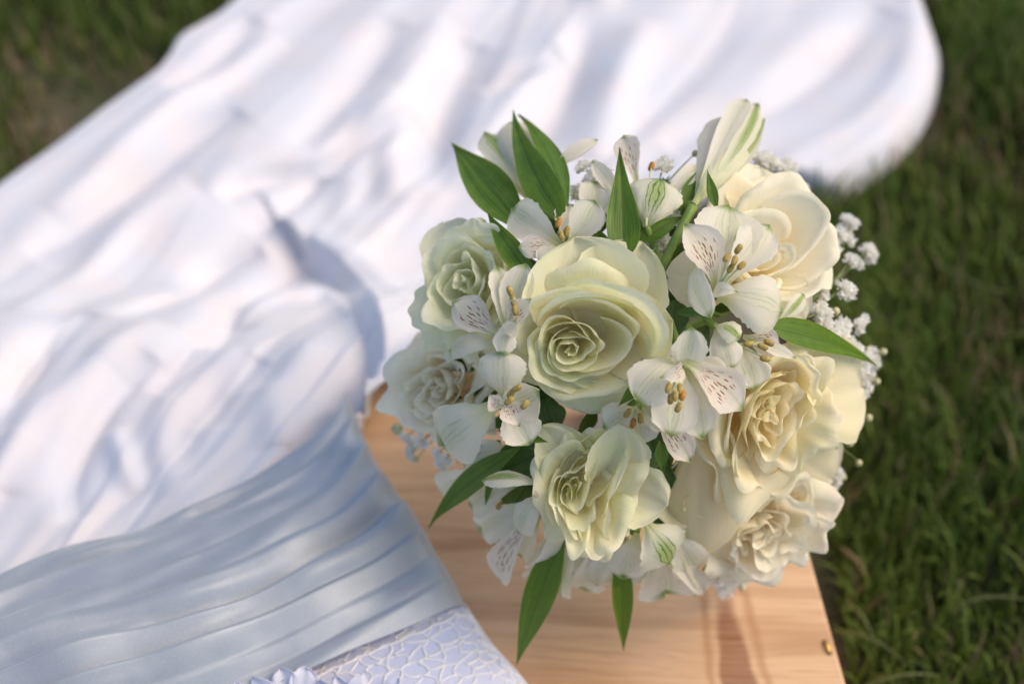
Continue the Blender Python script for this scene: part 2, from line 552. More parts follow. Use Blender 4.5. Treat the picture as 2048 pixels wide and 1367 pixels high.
def make_grass():
    rg = np.random.default_rng(11)
    spots = []
    def patch(x0, x1, y0, y1, dens):
        n = int((x1 - x0) * (y1 - y0) * dens)
        spots.append(np.stack([rg.uniform(x0, x1, n), rg.uniform(y0, y1, n)], 1))
    patch(.14, .42, -.45, .60, 90000)
    patch(.42, .95, -.45, .90, 34000)
    patch(-1.15, -.12, .22, 1.3, 42000)
    patch(-.12, .42, .60, 1.3, 26000)
    patch(.42, 1.3, .9, 1.9, 26000)
    patch(-1.9, -1.15, -.3, 2.2, 14000)
    patch(-1.15, .42, 1.3, 2.2, 16000)
    Pp = np.concatenate(spots)
    wn = Wob(rg, 12, 14)
    dens = wn(Pp[:, 0], Pp[:, 1])
    Pp = Pp[(dens + rg.normal(0, .6, len(dens))) > -1.9]
    # no blade grows through the dress or inside the box
    poly = DRESS_OUTLINE
    ins = np.zeros(len(Pp), bool)
    for i in range(len(poly)):
        a, b = poly[i - 1], poly[i]
        c_ = (a[1] > Pp[:, 1]) != (b[1] > Pp[:, 1])
        with np.errstate(divide='ignore', invalid='ignore'):
            ins ^= c_ & (Pp[:, 0] < (b[0] - a[0]) * (Pp[:, 1] - a[1]) / (b[1] - a[1]) + a[0])
    boxin = (Pp[:, 1] < yfar + .004) & (Pp[:, 1] > YN - .004) & (Pp[:, 0] < edge_x(Pp[:, 1]) + .004) & (Pp[:, 0] > XL)
    Pp = Pp[~ins & ~boxin]
    n = len(Pp)
    bare = wn(Pp[:, 0], Pp[:, 1])
    wn2 = Wob(rg, 8, 9)
    az = rg.uniform(0, 2 * PI, n) * .6 + wn2(Pp[:, 0], Pp[:, 1]) * 1.3
    ln = rg.gamma(6, .0046, n).clip(.012, .055) * (1 + .18 * bare).clip(.5, 1.4)
    lean = rg.uniform(.25, 1.35, n)
    wd = rg.uniform(.0007, .0020, n)
    seg = 5
    d = np.stack([np.cos(az), np.sin(az)], 1)
    sidev = np.stack([-d[:, 1], d[:, 0]], 1)
    V = np.zeros((n, seg * 2, 3)); 
    pos = np.concatenate([Pp, np.full((n, 1), GZ - .002)], 1)
    for i in range(seg):
        f = i / (seg - 1)
        ang = lean * (f ** 1.1) * 1.15
        w = wd * (1 - f ** 1.8 * .93)
        V[:, i*2, :] = pos; V[:, i*2 + 1, :] = pos
        V[:, i*2, :2] += sidev * w[:, None]; V[:, i*2 + 1, :2] -= sidev * w[:, None]
        st = ln / (seg - 1)
        pos = pos.copy()
        pos[:, :2] += d * (np.sin(ang) * st)[:, None]
        pos[:, 2] += np.cos(ang) * st
    base = (np.arange(n) * seg * 2)[:, None, None]
    q = np.array([[i*2, i*2+1, i*2+3, i*2+2] for i in range(seg - 1)])
    faces = (base + q[None]).reshape(-1, 4)
    me = bpy.data.meshes.new('grass')
    nv_, nf = n * seg * 2, len(faces)
    me.vertices.add(nv_); me.vertices.foreach_set('co', V.reshape(-1).astype(np.float32))
    me.loops.add(nf * 4); me.loops.foreach_set('vertex_index', faces.ravel().astype(np.int32))
    me.polygons.add(nf); me.polygons.foreach_set('loop_start', (np.arange(nf) * 4).astype(np.int32))
    me.polygons.foreach_set('use_smooth', np.ones(nf, dtype=bool))
    me.update(calc_edges=True)
    at_ = me.attributes.new('tone', 'FLOAT', 'POINT')
    tone = (rg.uniform(0, 1, n) * .8 + .12 * wn2(Pp[:, 1] * 2, Pp[:, 0] * 2)).clip(0, .83)
    dry = rg.uniform(0, 1, n) < (.07 + .30 * np.clip(-bare - .35, 0, 1))
    tone[dry] = .95
    at_.data.foreach_set('value', np.repeat(tone, seg * 2).astype(np.float32))
    me.uv_layers.new(name='UVMap')
    o = collect('grass', None, me, mat_grass())
    tag(o, 'short dark green lawn grass with dry blades around the box', 'grass', kind='stuff')

# a few long stolons lying over the lawn, each its own arc
def stolons():
    parts = []
    rg = np.random.default_rng(5)
    pts = [((1660, 1262), (1740, 1275), (1815, 1330)), ((1885, 530), (1960, 570), (2015, 585)),
           ((1905, 1235), (1960, 1195), (2060, 1200)), ((1700, 1385), (1800, 1350), (1880, 1352)), ((1690, 1200), (1730, 1240), (1750, 1300))]
    for tri in pts:
        q = np.array([at(x, y, GZ + .035 + .012 * k) for k, (x, y) in zip((0, 1, .3), tri)])
        t = np.linspace(0, 1, 9)[:, None]
        c = q[0] * (1 - t) ** 2 + 2 * (2 * q[1] - (q[0] + q[2]) / 2) * t * (1 - t) + q[2] * t ** 2
        parts.append(tube(c, np.linspace(.0009, .0004, 9), 5))
    V, f = join(parts)
    o = mk('grass_runners', V, f, mat_plain('runner', (.14, .16, .05), .6, .3, 60))
    tag(o, 'thin pale grass runners arching over the lawn right of the box', 'grass', kind='stuff')
stolons()

# ------------------------------------------------------------------ wooden box
E0 = at(1692, 1367, 0); E1 = at(1610, 1075, 0)
edir = nrmz(E1 - E0)
yfar = at(760, 752, 0)[1]
def edge_x(y): return E0[0] + (E1[0] - E0[0]) * (y - E0[1]) / (E1[1] - E0[1])
YN = -0.36

def mat_wood(end=False):
    m, t, b = new_mat('pine_wood')
    tc = t.nodes.new('ShaderNodeTexCoord')
    sp = t.nodes.new('ShaderNodeSeparateXYZ'); t.links.new(tc.outputs['Object'], sp.inputs[0])
    x, y, z = sp.outputs
    dist = noise(t, comb(t, mathn(t, 'MULTIPLY', x, 2.2), mathn(t, 'MULTIPLY', y, 9.0), z), 1.0, 3)
    yy = mathn(t, 'ADD', y, mathn(t, 'MULTIPLY', dist, .06))
    gr = noise(t, comb(t, mathn(t, 'MULTIPLY', x, 3.0), mathn(t, 'MULTIPLY', yy, 60.0), z), 1.0, 4, .6)
    fine = noise(t, comb(t, mathn(t, 'MULTIPLY', x, 30.0), mathn(t, 'MULTIPLY', yy, 900.0), z), 1.0, 2, .6)
    ch = noise(t, tc.outputs['Object'], 9, 2)
    c = mixc(t, smooth(t, gr, .40, .62), (.68, .42, .225), (.47, .25, .115))
    c = mixc(t, smooth(t, ch, .35, .65, 0, .5), c, (.72, .48, .30))
    c = mixc(t, smooth(t, fine, .50, .72, 0, .5), c, (.38, .20, .10))
    # brown resin streak across the board, and its darker heart
    sx, sy = at(1468, 1290, 0)[0], at(1468, 1290, 0)[1]
    wig = mathn(t, 'MULTIPLY', mathn(t, 'SUBTRACT', noise(t, tc.outputs['Object'], 22, 2), .5), .014)
    dx = mathn(t, 'ADD', mathn(t, 'SUBTRACT', x, mathn(t, 'ADD', sx, mathn(t, 'MULTIPLY', mathn(t, 'SUBTRACT', y, sy), -.12))), wig)
    dy = mathn(t, 'SUBTRACT', y, sy - .045)
    e = mathn(t, 'SQRT', mathn(t, 'ADD', mathn(t, 'POWER', mathn(t, 'ABSOLUTE', mathn(t, 'DIVIDE', dx, .0100)), 2.0), mathn(t, 'POWER', mathn(t, 'ABSOLUTE', mathn(t, 'DIVIDE', dy, .082)), 2.0)))
    c = mixc(t, mathn(t, 'MULTIPLY', smooth(t, e, .75, 1.08, .85, 0), smooth(t, fine, .25, .7, .7, 1)), c, (.22, .075, .032))
    e2 = smooth(t, mathn(t, 'ABSOLUTE', mathn(t, 'SUBTRACT', e, 1.45)), .0, .35, .55, 0)
    c = mixc(t, e2, c, (.38, .17, .07))
    t.links.new(c, b.inputs['Base Color'])
    b.inputs['Roughness'].default_value = .5
    b.inputs['Specular IOR Level'].default_value = .35
    bump(t, b, mathn(t, 'ADD', gr, mathn(t, 'MULTIPLY', fine, .8)), .4, .0006)
    return m
WOOD = mat_wood()

def prism(poly, z0, z1, bev=.0015):
    """a horizontal slab with softened top edges"""
    poly = [np.array(p[:2], float) for p in poly]
    n = len(poly)
    c = sum(poly) / n
    def inset(d):
        out = []
        for i in range(n):
            a, b_, q = poly[i - 1], poly[i], poly[(i + 1) % n]
            e1 = (b_ - a) / np.linalg.norm(b_ - a); e2 = (q - b_) / np.linalg.norm(q - b_)
            n1 = np.array([-e1[1], e1[0]]); n2 = np.array([-e2[1], e2[0]])
            mid = n1 + n2; mid = mid / (mid @ n1)
            out.append(b_ + mid * d)
        return out
    rings = [(inset(0), z0), (inset(0), z1 - bev), (inset(bev * .3), z1 - bev * .3), (inset(bev), z1)]
    V = [(p[0], p[1], z) for rg_, z in rings for p in rg_]
    Fc = [tuple(range(n))[::-1]]
    for k in range(3):
        for i in range(n):
            j = (i + 1) % n
            Fc.append((k*n + i, k*n + j, (k+1)*n + j, (k+1)*n + i))
    Fc.append(tuple(range(3 * n, 4 * n)))
    return V, Fc

box = empty('wooden_box', (0, 0, 0))
tag(box, 'low pale pine wooden box with a brown grain streak, standing on the grass', 'box')
XL = -.62
V, Fc = prism([(XL, YN), (edge_x(YN), YN), (edge_x(yfar), yfar), (XL, yfar)], -.020, 0)
mk('top_panel', V, Fc, WOOD, box, smooth=False)
ins = .004
V, Fc = prism([(XL + ins, yfar - .022), (edge_x(yfar) - ins, yfar - .022), (edge_x(yfar) - ins, yfar - ins), (XL + ins, yfar - ins)], GZ, -.0205)
mk('back_panel', V, Fc, WOOD, box, smooth=False)
V, Fc = prism([(XL + ins, YN + ins), (edge_x(YN) - ins, YN + ins), (edge_x(YN) - ins, YN + .022), (XL + ins, YN + .022)], GZ, -.0205)
mk('front_panel', V, Fc, WOOD, box, smooth=False)
V, Fc = prism([(edge_x(YN) - .022, YN + .0225), (edge_x(YN) - ins, YN + .0225), (edge_x(yfar) - ins, yfar - .0225), (edge_x(yfar) - .022, yfar - .0225)], GZ, -.0205)
mk('side_panel', V, Fc, WOOD, box, smooth=False)
V, Fc = prism([(XL + ins, YN + .0225), (XL + .022, YN + .0225), (XL + .022, yfar - .0225), (XL + ins, yfar - .0225)], GZ, -.0205)
mk('side_panel', V, Fc, WOOD, box, smooth=False)
# staple near the corner
s0 = at(1650, 1284, 0); s1 = at(1658, 1304, 0)
up_ = np.array([0, 0, 1.0])
V, Fc = tube([s0 - up_ * .004, s0 + up_ * .0006, s0 * .9 + s1 * .1 + up_ * .0012, s1 * .9 + s0 * .1 + up_ * .0012, s1 + up_ * .0006, s1 - up_ * .004], .0009, 6)
sm, t_, b_ = new_mat('brass'); b_.inputs['Base Color'].default_value = (.85, .52, .12, 1); b_.inputs['Metallic'].default_value = .9; b_.inputs['Roughness'].default_value = .35
tag(mk('staple', V, Fc, sm, box), 'small brassy staple near the right edge')
hm = mat_plain('staple_hole_dark', (.03, .022, .018), .9, .2)  # near-black colour on flat discs, painted in for the shade inside the holes
for q in (s0, s1):
    th = np.arange(10) * 2 * PI / 10
    V = [(q[0], q[1], .0004)] + [(q[0] + .0014 * math.cos(a), q[1] + .0016 * math.sin(a), .0003) for a in th]
    mk('staple_hole', V, [(0, i + 1, (i + 1) % 10 + 1) for i in range(10)], hm, box)

# ------------------------------------------------------------------ wedding dress
def mat_cloth():
    m, t, b = new_mat('white_chiffon')
    tc = t.nodes.new('ShaderNodeTexCoord')
    n1 = noise(t, tc.outputs['Object'], 25, 3)
    n2 = noise(t, tc.outputs['Object'], 2600, 2)
    c = mixc(t, smooth(t, n1, .3, .7), (.73, .745, .81), (.775, .745, .765))
    t.links.new(c, b.inputs['Base Color'])
    b.inputs['Roughness'].default_value = .55
    b.inputs['Specular IOR Level'].default_value = .4
    b.inputs['Sheen Weight'].default_value = .35
    b.inputs['Sheen Roughness'].default_value = .5
    nb = bump(t, b, n2, .05, .0003)
    translucent(t, b, (.85, .83, .88), .15, nb)
    return m

def mat_satin():
    m, t, b = new_mat('silver_satin')
    tc = t.nodes.new('ShaderNodeTexCoord')
    uv, u, v = uvsplit(t)
    n2 = noise(t, tc.outputs['Object'], 1500, 3, .8)
    n3 = noise(t, comb(t, mathn(t, 'MULTIPLY', u, 26.0), mathn(t, 'MULTIPLY', v, 340.0), 0.0), 1.0, 3, .6)
    n1 = noise(t, tc.outputs['Object'], 40, 2)
    c = mixc(t, smooth(t, n1, .3, .7), (.34, .375, .42), (.40, .43, .462))
    c = mixc(t, smooth(t, n2, .45, .75, 0, .4), c, (.66, .64, .62))
    t.links.new(c, b.inputs['Base Color'])
    b.inputs['Roughness'].default_value = .5
    b.inputs['Metallic'].default_value = .35
    b.inputs['Sheen Weight'].default_value = .4
    b.inputs['Sheen Roughness'].default_value = .35
    bump(t, b, n2, .2, .0004)
    return m
CLOTH = mat_cloth(); SATIN = mat_satin()

dress = empty('wedding_dress', (-.25, .0, 0))
tag(dress, 'white wedding dress with silver satin waistband, spread from the wooden box onto the grass', 'dress')
dress_inv = np.array([-.25, 0, 0])
def mkd(name, V, Fc, m, uv=None, **kw):
    return mk(name, np.asarray(V) - dress_inv, Fc, m, dress, uv, **kw)

def zbase(x, y):
    """what the skirt lies on: the box top, then down to the lawn behind it"""
    e = yfar + .012
    s_ = np.clip((y - e + .005) / .16, 0, 1); s_ = s_ * s_ * (3 - 2 * s_)
    return .006 + (GZ + .035 - .006) * s_

def at_cloth(px, py):
    z = 0.0
    for _ in range(12):
        p = at(px, py, z)
        z = .5 * z + .5 * float(zbase(p[0], p[1]))
    return at(px, py, z)

def polyc(pts, n):
    q = np.array([at_cloth(*p)[:2] for p in pts])
    d = np.concatenate([[0], np.cumsum(np.linalg.norm(np.diff(q, axis=0), axis=1))])
    return crom(d, q, np.linspace(0, d[-1], n))

NU, NV = 420, 460
left = polyc([(-560, 1490), (-520, 900), (-230, 560), (0, 362), (125, 288), (165, 250), (250, 195), (325, 132), (345, 82), (420, 48), (480, -8), (640, -110), (820, -200)], NV)
right = polyc([(712, 900), (736, 800), (750, 752), (800, 760), (900, 752), (1060, 690), (1260, 520), (1500, 335), (1600, 350), (1665, 362), (1745, 325), (1830, 255), (1880, 170), (1892, 100), (1860, 10), (1800, -100), (1680, -180)], NV)
waist = polyc([(-560, 1490), (-200, 1332), (0, 1255), (160, 1190), (300, 1145), (450, 1080), (560, 1020), (650, 960), (712, 900)], NU)
hem = polyc([(820, -200), (1100, -240), (1400, -230), (1680, -180)], NU)
nu_c, nv_c = 43, 47
def resamp(c, n):
    return crom(np.linspace(0, 1, len(c)), c, np.linspace(0, 1, n))
lc, rc, wc_, hc = resamp(left, nv_c), resamp(right, nv_c), resamp(waist, nu_c), resamp(hem, nu_c)
u_ = np.linspace(0, 1, nu_c)[None, :, None]; v_ = np.linspace(0, 1, nv_c)[:, None, None]
G = ((1 - u_) * lc[:, None] + u_ * rc[:, None] + (1 - v_) * wc_[None] + v_ * hc[None]
     - ((1-u_)*(1-v_)*lc[0] + u_*(1-v_)*rc[0] + (1-u_)*v_*lc[-1] + u_*v_*rc[-1]))
for _ in range(500):                                   # even the threads out
    G[1:-1, 1:-1] = .25 * (G[:-2, 1:-1] + G[2:, 1:-1] + G[1:-1, :-2] + G[1:-1, 2:])
G = np.stack([crom(np.linspace(0, 1, nv_c), G[:, j], np.linspace(0, 1, NV)) for j in range(nu_c)], 1)
XY = np.stack([crom(np.linspace(0, 1, nu_c), G[i], np.linspace(0, 1, NU)) for i in range(NV)], 0)
u_ = np.linspace(0, 1, NU)[None, :, None]; v_ = np.linspace(0, 1, NV)[:, None, None]
X_, Y_ = XY[..., 0], XY[..., 1]
Ug, Vg = np.broadcast_arrays(u_[..., 0], v_[..., 0])

DRESS_OUTLINE = np.concatenate([left[::6], hem[::6], right[::-6], waist[::-6]])
DRESS_OUTLINE = DRESS_OUTLINE + (DRESS_OUTLINE.mean(0) - DRESS_OUTLINE) * -.022
make_grass()

def segdist(px_pts):
    q = np.array([at_cloth(*p)[:2] for p in px_pts])
    d = np.concatenate([[0], np.cumsum(np.linalg.norm(np.diff(q, axis=0), axis=1))])
    c = crom(d, q, np.linspace(0, d[-1], 40))
    best = np.full(X_.shape, 1e9); par = np.zeros(X_.shape); sd_ = np.zeros(X_.shape)
    for i in range(len(c) - 1):
        a, b = c[i], c[i + 1]; ab = b - a; L2 = ab @ ab + 1e-12
        tt = np.clip(((X_ - a[0]) * ab[0] + (Y_ - a[1]) * ab[1]) / L2, 0, 1)
        dx = X_ - a[0] - ab[0] * tt; dy = Y_ - a[1] - ab[1] * tt
        dd = np.hypot(dx, dy); m_ = dd < best
        best = np.where(m_, dd, best); par = np.where(m_, (i + tt) / (len(c) - 1), par)
        sd_ = np.where(m_, np.sign(ab[0] * dy - ab[1] * dx), sd_)
    return best, par, sd_

Z_ = zbase(X_, Y_).copy()
rgc = np.random.default_rng(21)
# long soft folds that start as gathers at the waist and open towards the hem
wA = Wob(rgc, 6, 2.2); wB = Wob(rgc, 6, 3.0); wC = Wob(rgc, 8, 5.0)
phase = Ug * 1.0 + .035 * wA(Ug * 1.0, Vg * 1.3) + .12 * Vg * np.sin(Vg * 3.0)
for fr, am, sh in ((2.9, .008, .3), (6.1, .0032, 1.7)):
    k = np.sin(2 * PI * fr * phase + sh + .5 * wB(Ug * 1.0, Vg * .8))
    Z_ += am * (k * .5 + .5) * (.7 + .3 * np.sin(wC(Ug * .8, Vg * .6)))
# long narrow folds, each with its own run and lean, steeper on one flank
for i in range(85):
    c0 = rgc.uniform(.02, .98); v0 = rgc.uniform(-.25, .8); v1 = v0 + rgc.uniform(.25, .7)
    w = rgc.uniform(.010, .034); am = rgc.choice([-1, 1], p=[.35, .65]) * rgc.uniform(.0008, .0034)
    cc = c0 + rgc.normal(0, .10) * (Vg - .5) + .012 * np.sin(Vg * rgc.uniform(4, 9) + i)
    d = (Ug - cc) / (w * (1 + .8 * Vg))
    d = np.where(d > 0, d * rgc.uniform(.5, 1), d * rgc.uniform(1, 2.2))
    run = np.clip((Vg - v0) / (v1 - v0), 0, 1); run = np.sin(run * PI) ** .8
    Z_ += am * np.exp(-d * d) * run
gath = np.exp(-Vg / .10)
Z_ += gath * .0020 * (np.sin(2 * PI * 15 * (Ug + .02 * wA(Ug * 3, Vg * 9))) * .5 + .5)
Z_ += .020 * np.exp(-Vg / .09)
Z_ += .004 * (wC(X_ * 5, Y_ * 5) * .5 + .5) + .0010 * wB(X_ * 28, Y_ * 22)

def crease(pts, w, d, side=0.0, taper=True):
    """d<0 valley, d>0 ridge; side adds a step so that one side lies higher"""
    global Z_
    b, p, sg = segdist(pts)
    tp = np.sin(np.clip(p, 0, 1) * PI) ** .5 if taper else 1.0
    d *= .8; side *= .8
    Z_ = Z_ + d * np.exp(-(b / w) ** 2) * tp
    if side:
        Z_ = Z_ + side * np.exp(-(b / (w * 3.2)) ** 1.5) * sg * np.clip(b / (w * .6), 0, 1) * tp

crease([(440, 415), (513, 371), (645, 337), (753, 274), (830, 235)], .010, -.014, .008)
crease([(500, 470), (582, 411), (640, 350)], .009, -.012, .006)
crease([(240, 650), (354, 605), (420, 545), (520, 500)], .011, -.013, .007)
crease([(300, 790), (400, 685), (485, 600), (600, 520)], .010, -.012, .008)
crease([(612, 505), (690, 572), (734, 640), (752, 720), (742, 800)], .0105, -.004, .015, taper=False)
crease([(625, 505), (720, 545), (800, 620), (860, 670)], .009, .006)
crease([(480, 640), (560, 600), (650, 590), (715, 620), (738, 690)], .012, .014)
crease([(520, 800), (545, 700), (600, 640), (690, 625)], .014, -.010)
crease([(230, 870), (255, 940), (285, 1010)], .007, .009)
crease([(150, 1080), (145, 960), (200, 840), (300, 720)], .009, -.009, .005)
crease([(20, 1010), (90, 860), (200, 740), (330, 660)], .012, .012)
crease([(-40, 860), (90, 700), (180, 640)], .012, -.012, .006)
crease([(360, 1030), (330, 900), (380, 780), (470, 690)], .010, .010)
crease([(964, 190), (1044, 165), (1120, 120)], .010, -.014)
crease([(884, 400), (872, 300), (890, 200), (960, 90)], .018, -.016)
crease([(790, 420), (780, 330), (830, 200), (900, 110)], .013, .012)
crease([(680, 470), (700, 380), (760, 250), (900, 60)], .012, .010)
crease([(1060, 330), (1120, 220), (1150, 120), (1180, 20)], .016, -.014)
crease([(1180, 330), (1230, 200), (1290, 60)], .016, .012)
crease([(1330, 300), (1480, 230), (1640, 130), (1760, 20)], .016, -.010, .005)
crease([(1560, 330), (1680, 270), (1800, 150), (1830, 40)], .012, .007)
crease([(60, 520), (200, 420), (330, 330), (480, 240)], .013, -.013, .006)
crease([(110, 440), (300, 270), (420, 180), (560, 90)], .012, .010)
crease([(340, 200), (430, 140), (520, 60)], .012, -.012)
crease([(40, 640), (180, 560), (260, 480), (390, 400)], .014, .013)
crease([(600, 320), (720, 180), (800, 60)], .014, -.010)
crease([(430, 880), (450, 790), (520, 720)], .012, -.008)
crease([(560, 930), (560, 830), (600, 760), (640, 700)], .011, .008)

# edges settle onto what they lie on
ed = np.minimum(np.clip(Ug / .018, 0, 1), np.clip((1 - Ug) / .022, 0, 1))
ed = np.sqrt(1 - (1 - ed) ** 2)
flo = zbase(X_, Y_) - .003 - np.where(Y_ > yfar + .02, .022, 0)
under = np.where(Y_ < yfar + .02, .0015, GZ + .004)
under = np.where((Y_ >= yfar + .005) & (Y_ < yfar + .2), zbase(X_, Y_) - .022, under)
Z_ = under + (np.maximum(Z_, flo) - under) * (.12 + .88 * ed)
Vs = np.stack([X_, Y_, Z_], -1).reshape(-1, 3)
uvs = np.stack([Ug, Vg], -1).reshape(-1, 2)
mkd('skirt', Vs, grid_faces(NU, NV), CLOTH, uvs)

# waistband: pleated satin over the padded body of the dress, falling to the wood at its right end
bodz = .034
def at_z(px, py, z): return at(px, py, z)
NU2, NV2 = 300, 220
def pcurve(pts, n):
    q = np.array([at_z(*p) for p in pts])
    d = np.concatenate([[0], np.cumsum(np.linalg.norm(np.diff(q, axis=0), axis=1))])
    return crom(d, q, np.linspace(0, d[-1], n))
topc = pcurve([(-300, 1330, .030), (0, 1184, .031), (160, 1122, .031), (300, 1078, .032), (450, 1012, .033), (560, 950, .033), (640, 895, .030), (680, 850, .026), (700, 790, .018)], NU2)
botc = pcurve([(-300, 1720, .034), (0, 1600, .036), (200, 1530, .038), (420, 1450, .040), (600, 1375, .040), (740, 1312, .038), (850, 1262, .034), (905, 1235, .028), (940, 1225, .014)], NU2)
rend = pcurve([(700, 790, .018), (728, 880, .018), (765, 965, .017), (815, 1030, .017), (860, 1100, .016), (905, 1170, .015), (940, 1225, .014)], NV2)
lend = pcurve([(-300, 1330, .030), (-300, 1520, .045), (-300, 1720, .034)], NV2)
u_ = np.linspace(0, 1, NU2)[None, :, None]; v_ = np.linspace(0, 1, NV2)[:, None, None]
Wp = ((1 - v_) * topc[None] + v_ * botc[None] + (1 - u_) * lend[:, None] + u_ * rend[:, None]
      - ((1-u_)*(1-v_)*topc[0] + u_*(1-v_)*topc[-1] + (1-u_)*v_*botc[0] + u_*v_*botc[-1]))
uu, vv = np.broadcast_arrays(u_[..., 0], v_[..., 0])
wP = Wob(rgc, 6, 2.6); wQ = Wob(rgc, 8, 4.5)
# pleats: steep on one side, drooping on the other, fanning a little and merging
edges = [0.0, .13, .29, .43, .58, .71, .82, .91, 1.0]
hgt = np.zeros(uu.shape)
vb = vv + .012 * wP(uu * 2.2, vv * 1.0) * np.sin(PI * vv) + .012 * np.sin(PI * vv) * (uu - .5) * 2 * -1
for i in range(len(edges) - 1):
    a, b = edges[i], edges[i + 1]
    a_ = a + .010 * math.sin(i * 2.3) * np.sin(uu * 5 + i); b_2 = b + .010 * math.sin((i + 1) * 2.3) * np.sin(uu * 5 + i + 1)
    tt = (vb - a_) / (b_2 - a_)
    m_ = (tt >= 0) & (tt < 1)
    # rises slowly from the upper edge, rolls over quickly at the lower one
    st_ = np.clip(tt / .16, 0, 1)
    prof_ = (st_ * st_ * (3 - 2 * st_)) * (1 - .95 * tt) * 1.2
    amp = .0054 * (.75 + .4 * math.sin(i * 1.7)) * ((b - a) / .12) ** .5 * (.75 + .35 * np.sin(uu * 4 + i * 1.3))
    hgt = np.where(m_, prof_ * amp, hgt)
k = np.ones(5) / 5
hgt = np.apply_along_axis(lambda c: np.convolve(np.pad(c, 2, mode='edge'), k, 'valid'), 0, hgt)
hgt += .0012 * wQ(uu * 5, vv * 4) + .0010 * wP(uu * 4 + 2, vv * 5)
for i in range(50):
    c0 = rgc.uniform(0, 1); v0 = rgc.uniform(-.2, .8); v1 = v0 + rgc.uniform(.2, .6)
    w = rgc.uniform(.03, .07); am = rgc.choice([-1, 1]) * rgc.uniform(.0008, .0026)
    cc = c0 + rgc.normal(0, .22) * (uu - .5) + .02 * np.sin(uu * rgc.uniform(4, 9) + i)
    d = (vv - cc) / w
    run = np.sin(np.clip((uu - v0) / (v1 - v0), 0, 1) * PI)
    hgt += am * np.exp(-d * d) * run
zz = Wp[..., 2].copy()
bulge = np.sin(PI * np.clip(vv, 0, 1)) * .012
endf = np.clip((1 - uu) / .055, 0, 1); endf = np.sqrt(1 - (1 - endf) ** 2)
zz = (zz + bulge + hgt * (.45 + .55 * endf) + .012 * endf) 
zz = np.where(uu > .985, zz * (1 - (uu - .985) / .015 * .75), zz)
Wv = np.stack([Wp[..., 0], Wp[..., 1], zz], -1)
# a skirt of the band that turns down to the box at the right end and under the upper edge
dn = Wv[:, -1:, :].copy(); dn[..., 2] = .001; dn[..., 0] -= .004
Wv = np.concatenate([Wv, dn], 1)
uw = np.concatenate([uu, np.full((NV2, 1), 1.01)], 1); vw = np.concatenate([vv, vv[:, :1]], 1)
mkd('waistband', Wv.reshape(-1, 3), grid_faces(NU2 + 1, NV2), SATIN, np.stack([uw, vw], -1).reshape(-1, 2), thick=.0008)

# bodice: fabric under corded lace
def mat_bodice():
    m, t, b = new_mat('bodice_fabric')
    tc = t.nodes.new('ShaderNodeTexCoord')
    n = noise(t, tc.outputs['Object'], 1500, 2)
    c = mixc(t, smooth(t, n, .3, .7), (.50, .53, .69), (.58, .60, .73))
    t.links.new(c, b.inputs['Base Color']); b.inputs['Roughness'].default_value = .6
    b.inputs['Sheen Weight'].default_value = .2
    bump(t, b, n, .2, .0005)
    return m
topb = pcurve([(400, 1430, .036), (600, 1350, .036), (740, 1285, .034), (850, 1238, .031), (900, 1212, .026), (930, 1205, .014)], 60)
rb = pcurve([(930, 1205, .014), (985, 1285, .013), (1040, 1345, .012), (1090, 1410, .011), (1170, 1500, .010)], 60)
lb = pcurve([(400, 1430, .036), (400, 1600, .044), (400, 1760, .040)], 60)
bb = pcurve([(400, 1760, .040), (800, 1660, .040), (1000, 1580, .030), (1170, 1500, .010)], 60)
u_ = np.linspace(0, 1, 60)[None, :, None]; v_ = np.linspace(0, 1, 60)[:, None, None]
Bp = ((1 - v_) * topb[None] + v_ * bb[None] + (1 - u_) * lb[:, None] + u_ * rb[:, None]
      - ((1-u_)*(1-v_)*topb[0] + u_*(1-v_)*topb[-1] + (1-u_)*v_*bb[0] + u_*v_*bb[-1]))
uu, vv = np.broadcast_arrays(u_[..., 0], v_[..., 0])
ef = np.clip((1 - uu) / .22, 0, 1); ef = np.sqrt(1 - (1 - ef) ** 2)
Bp[..., 2] += .014 * ef - .004
dn = Bp[:, -1:, :].copy(); dn[..., 2] = .001; dn[..., 0] -= .003
Bq = np.concatenate([Bp, dn], 1)
mkd('bodice', Bq.reshape(-1, 3), grid_faces(61, 60), mat_bodice(), None, thick=.0006)

def surf_b(u, v):
    x = min(max(u, 0), 1) * 59; y = min(max(v, 0), 1) * 59
    i, j = min(int(y), 58), min(int(x), 58); a, c = y - i, x - j
    return ((1-a)*(1-c)*Bp[i, j] + (1-a)*c*Bp[i, j+1] + a*(1-c)*Bp[i+1, j] + a*c*Bp[i+1, j+1])

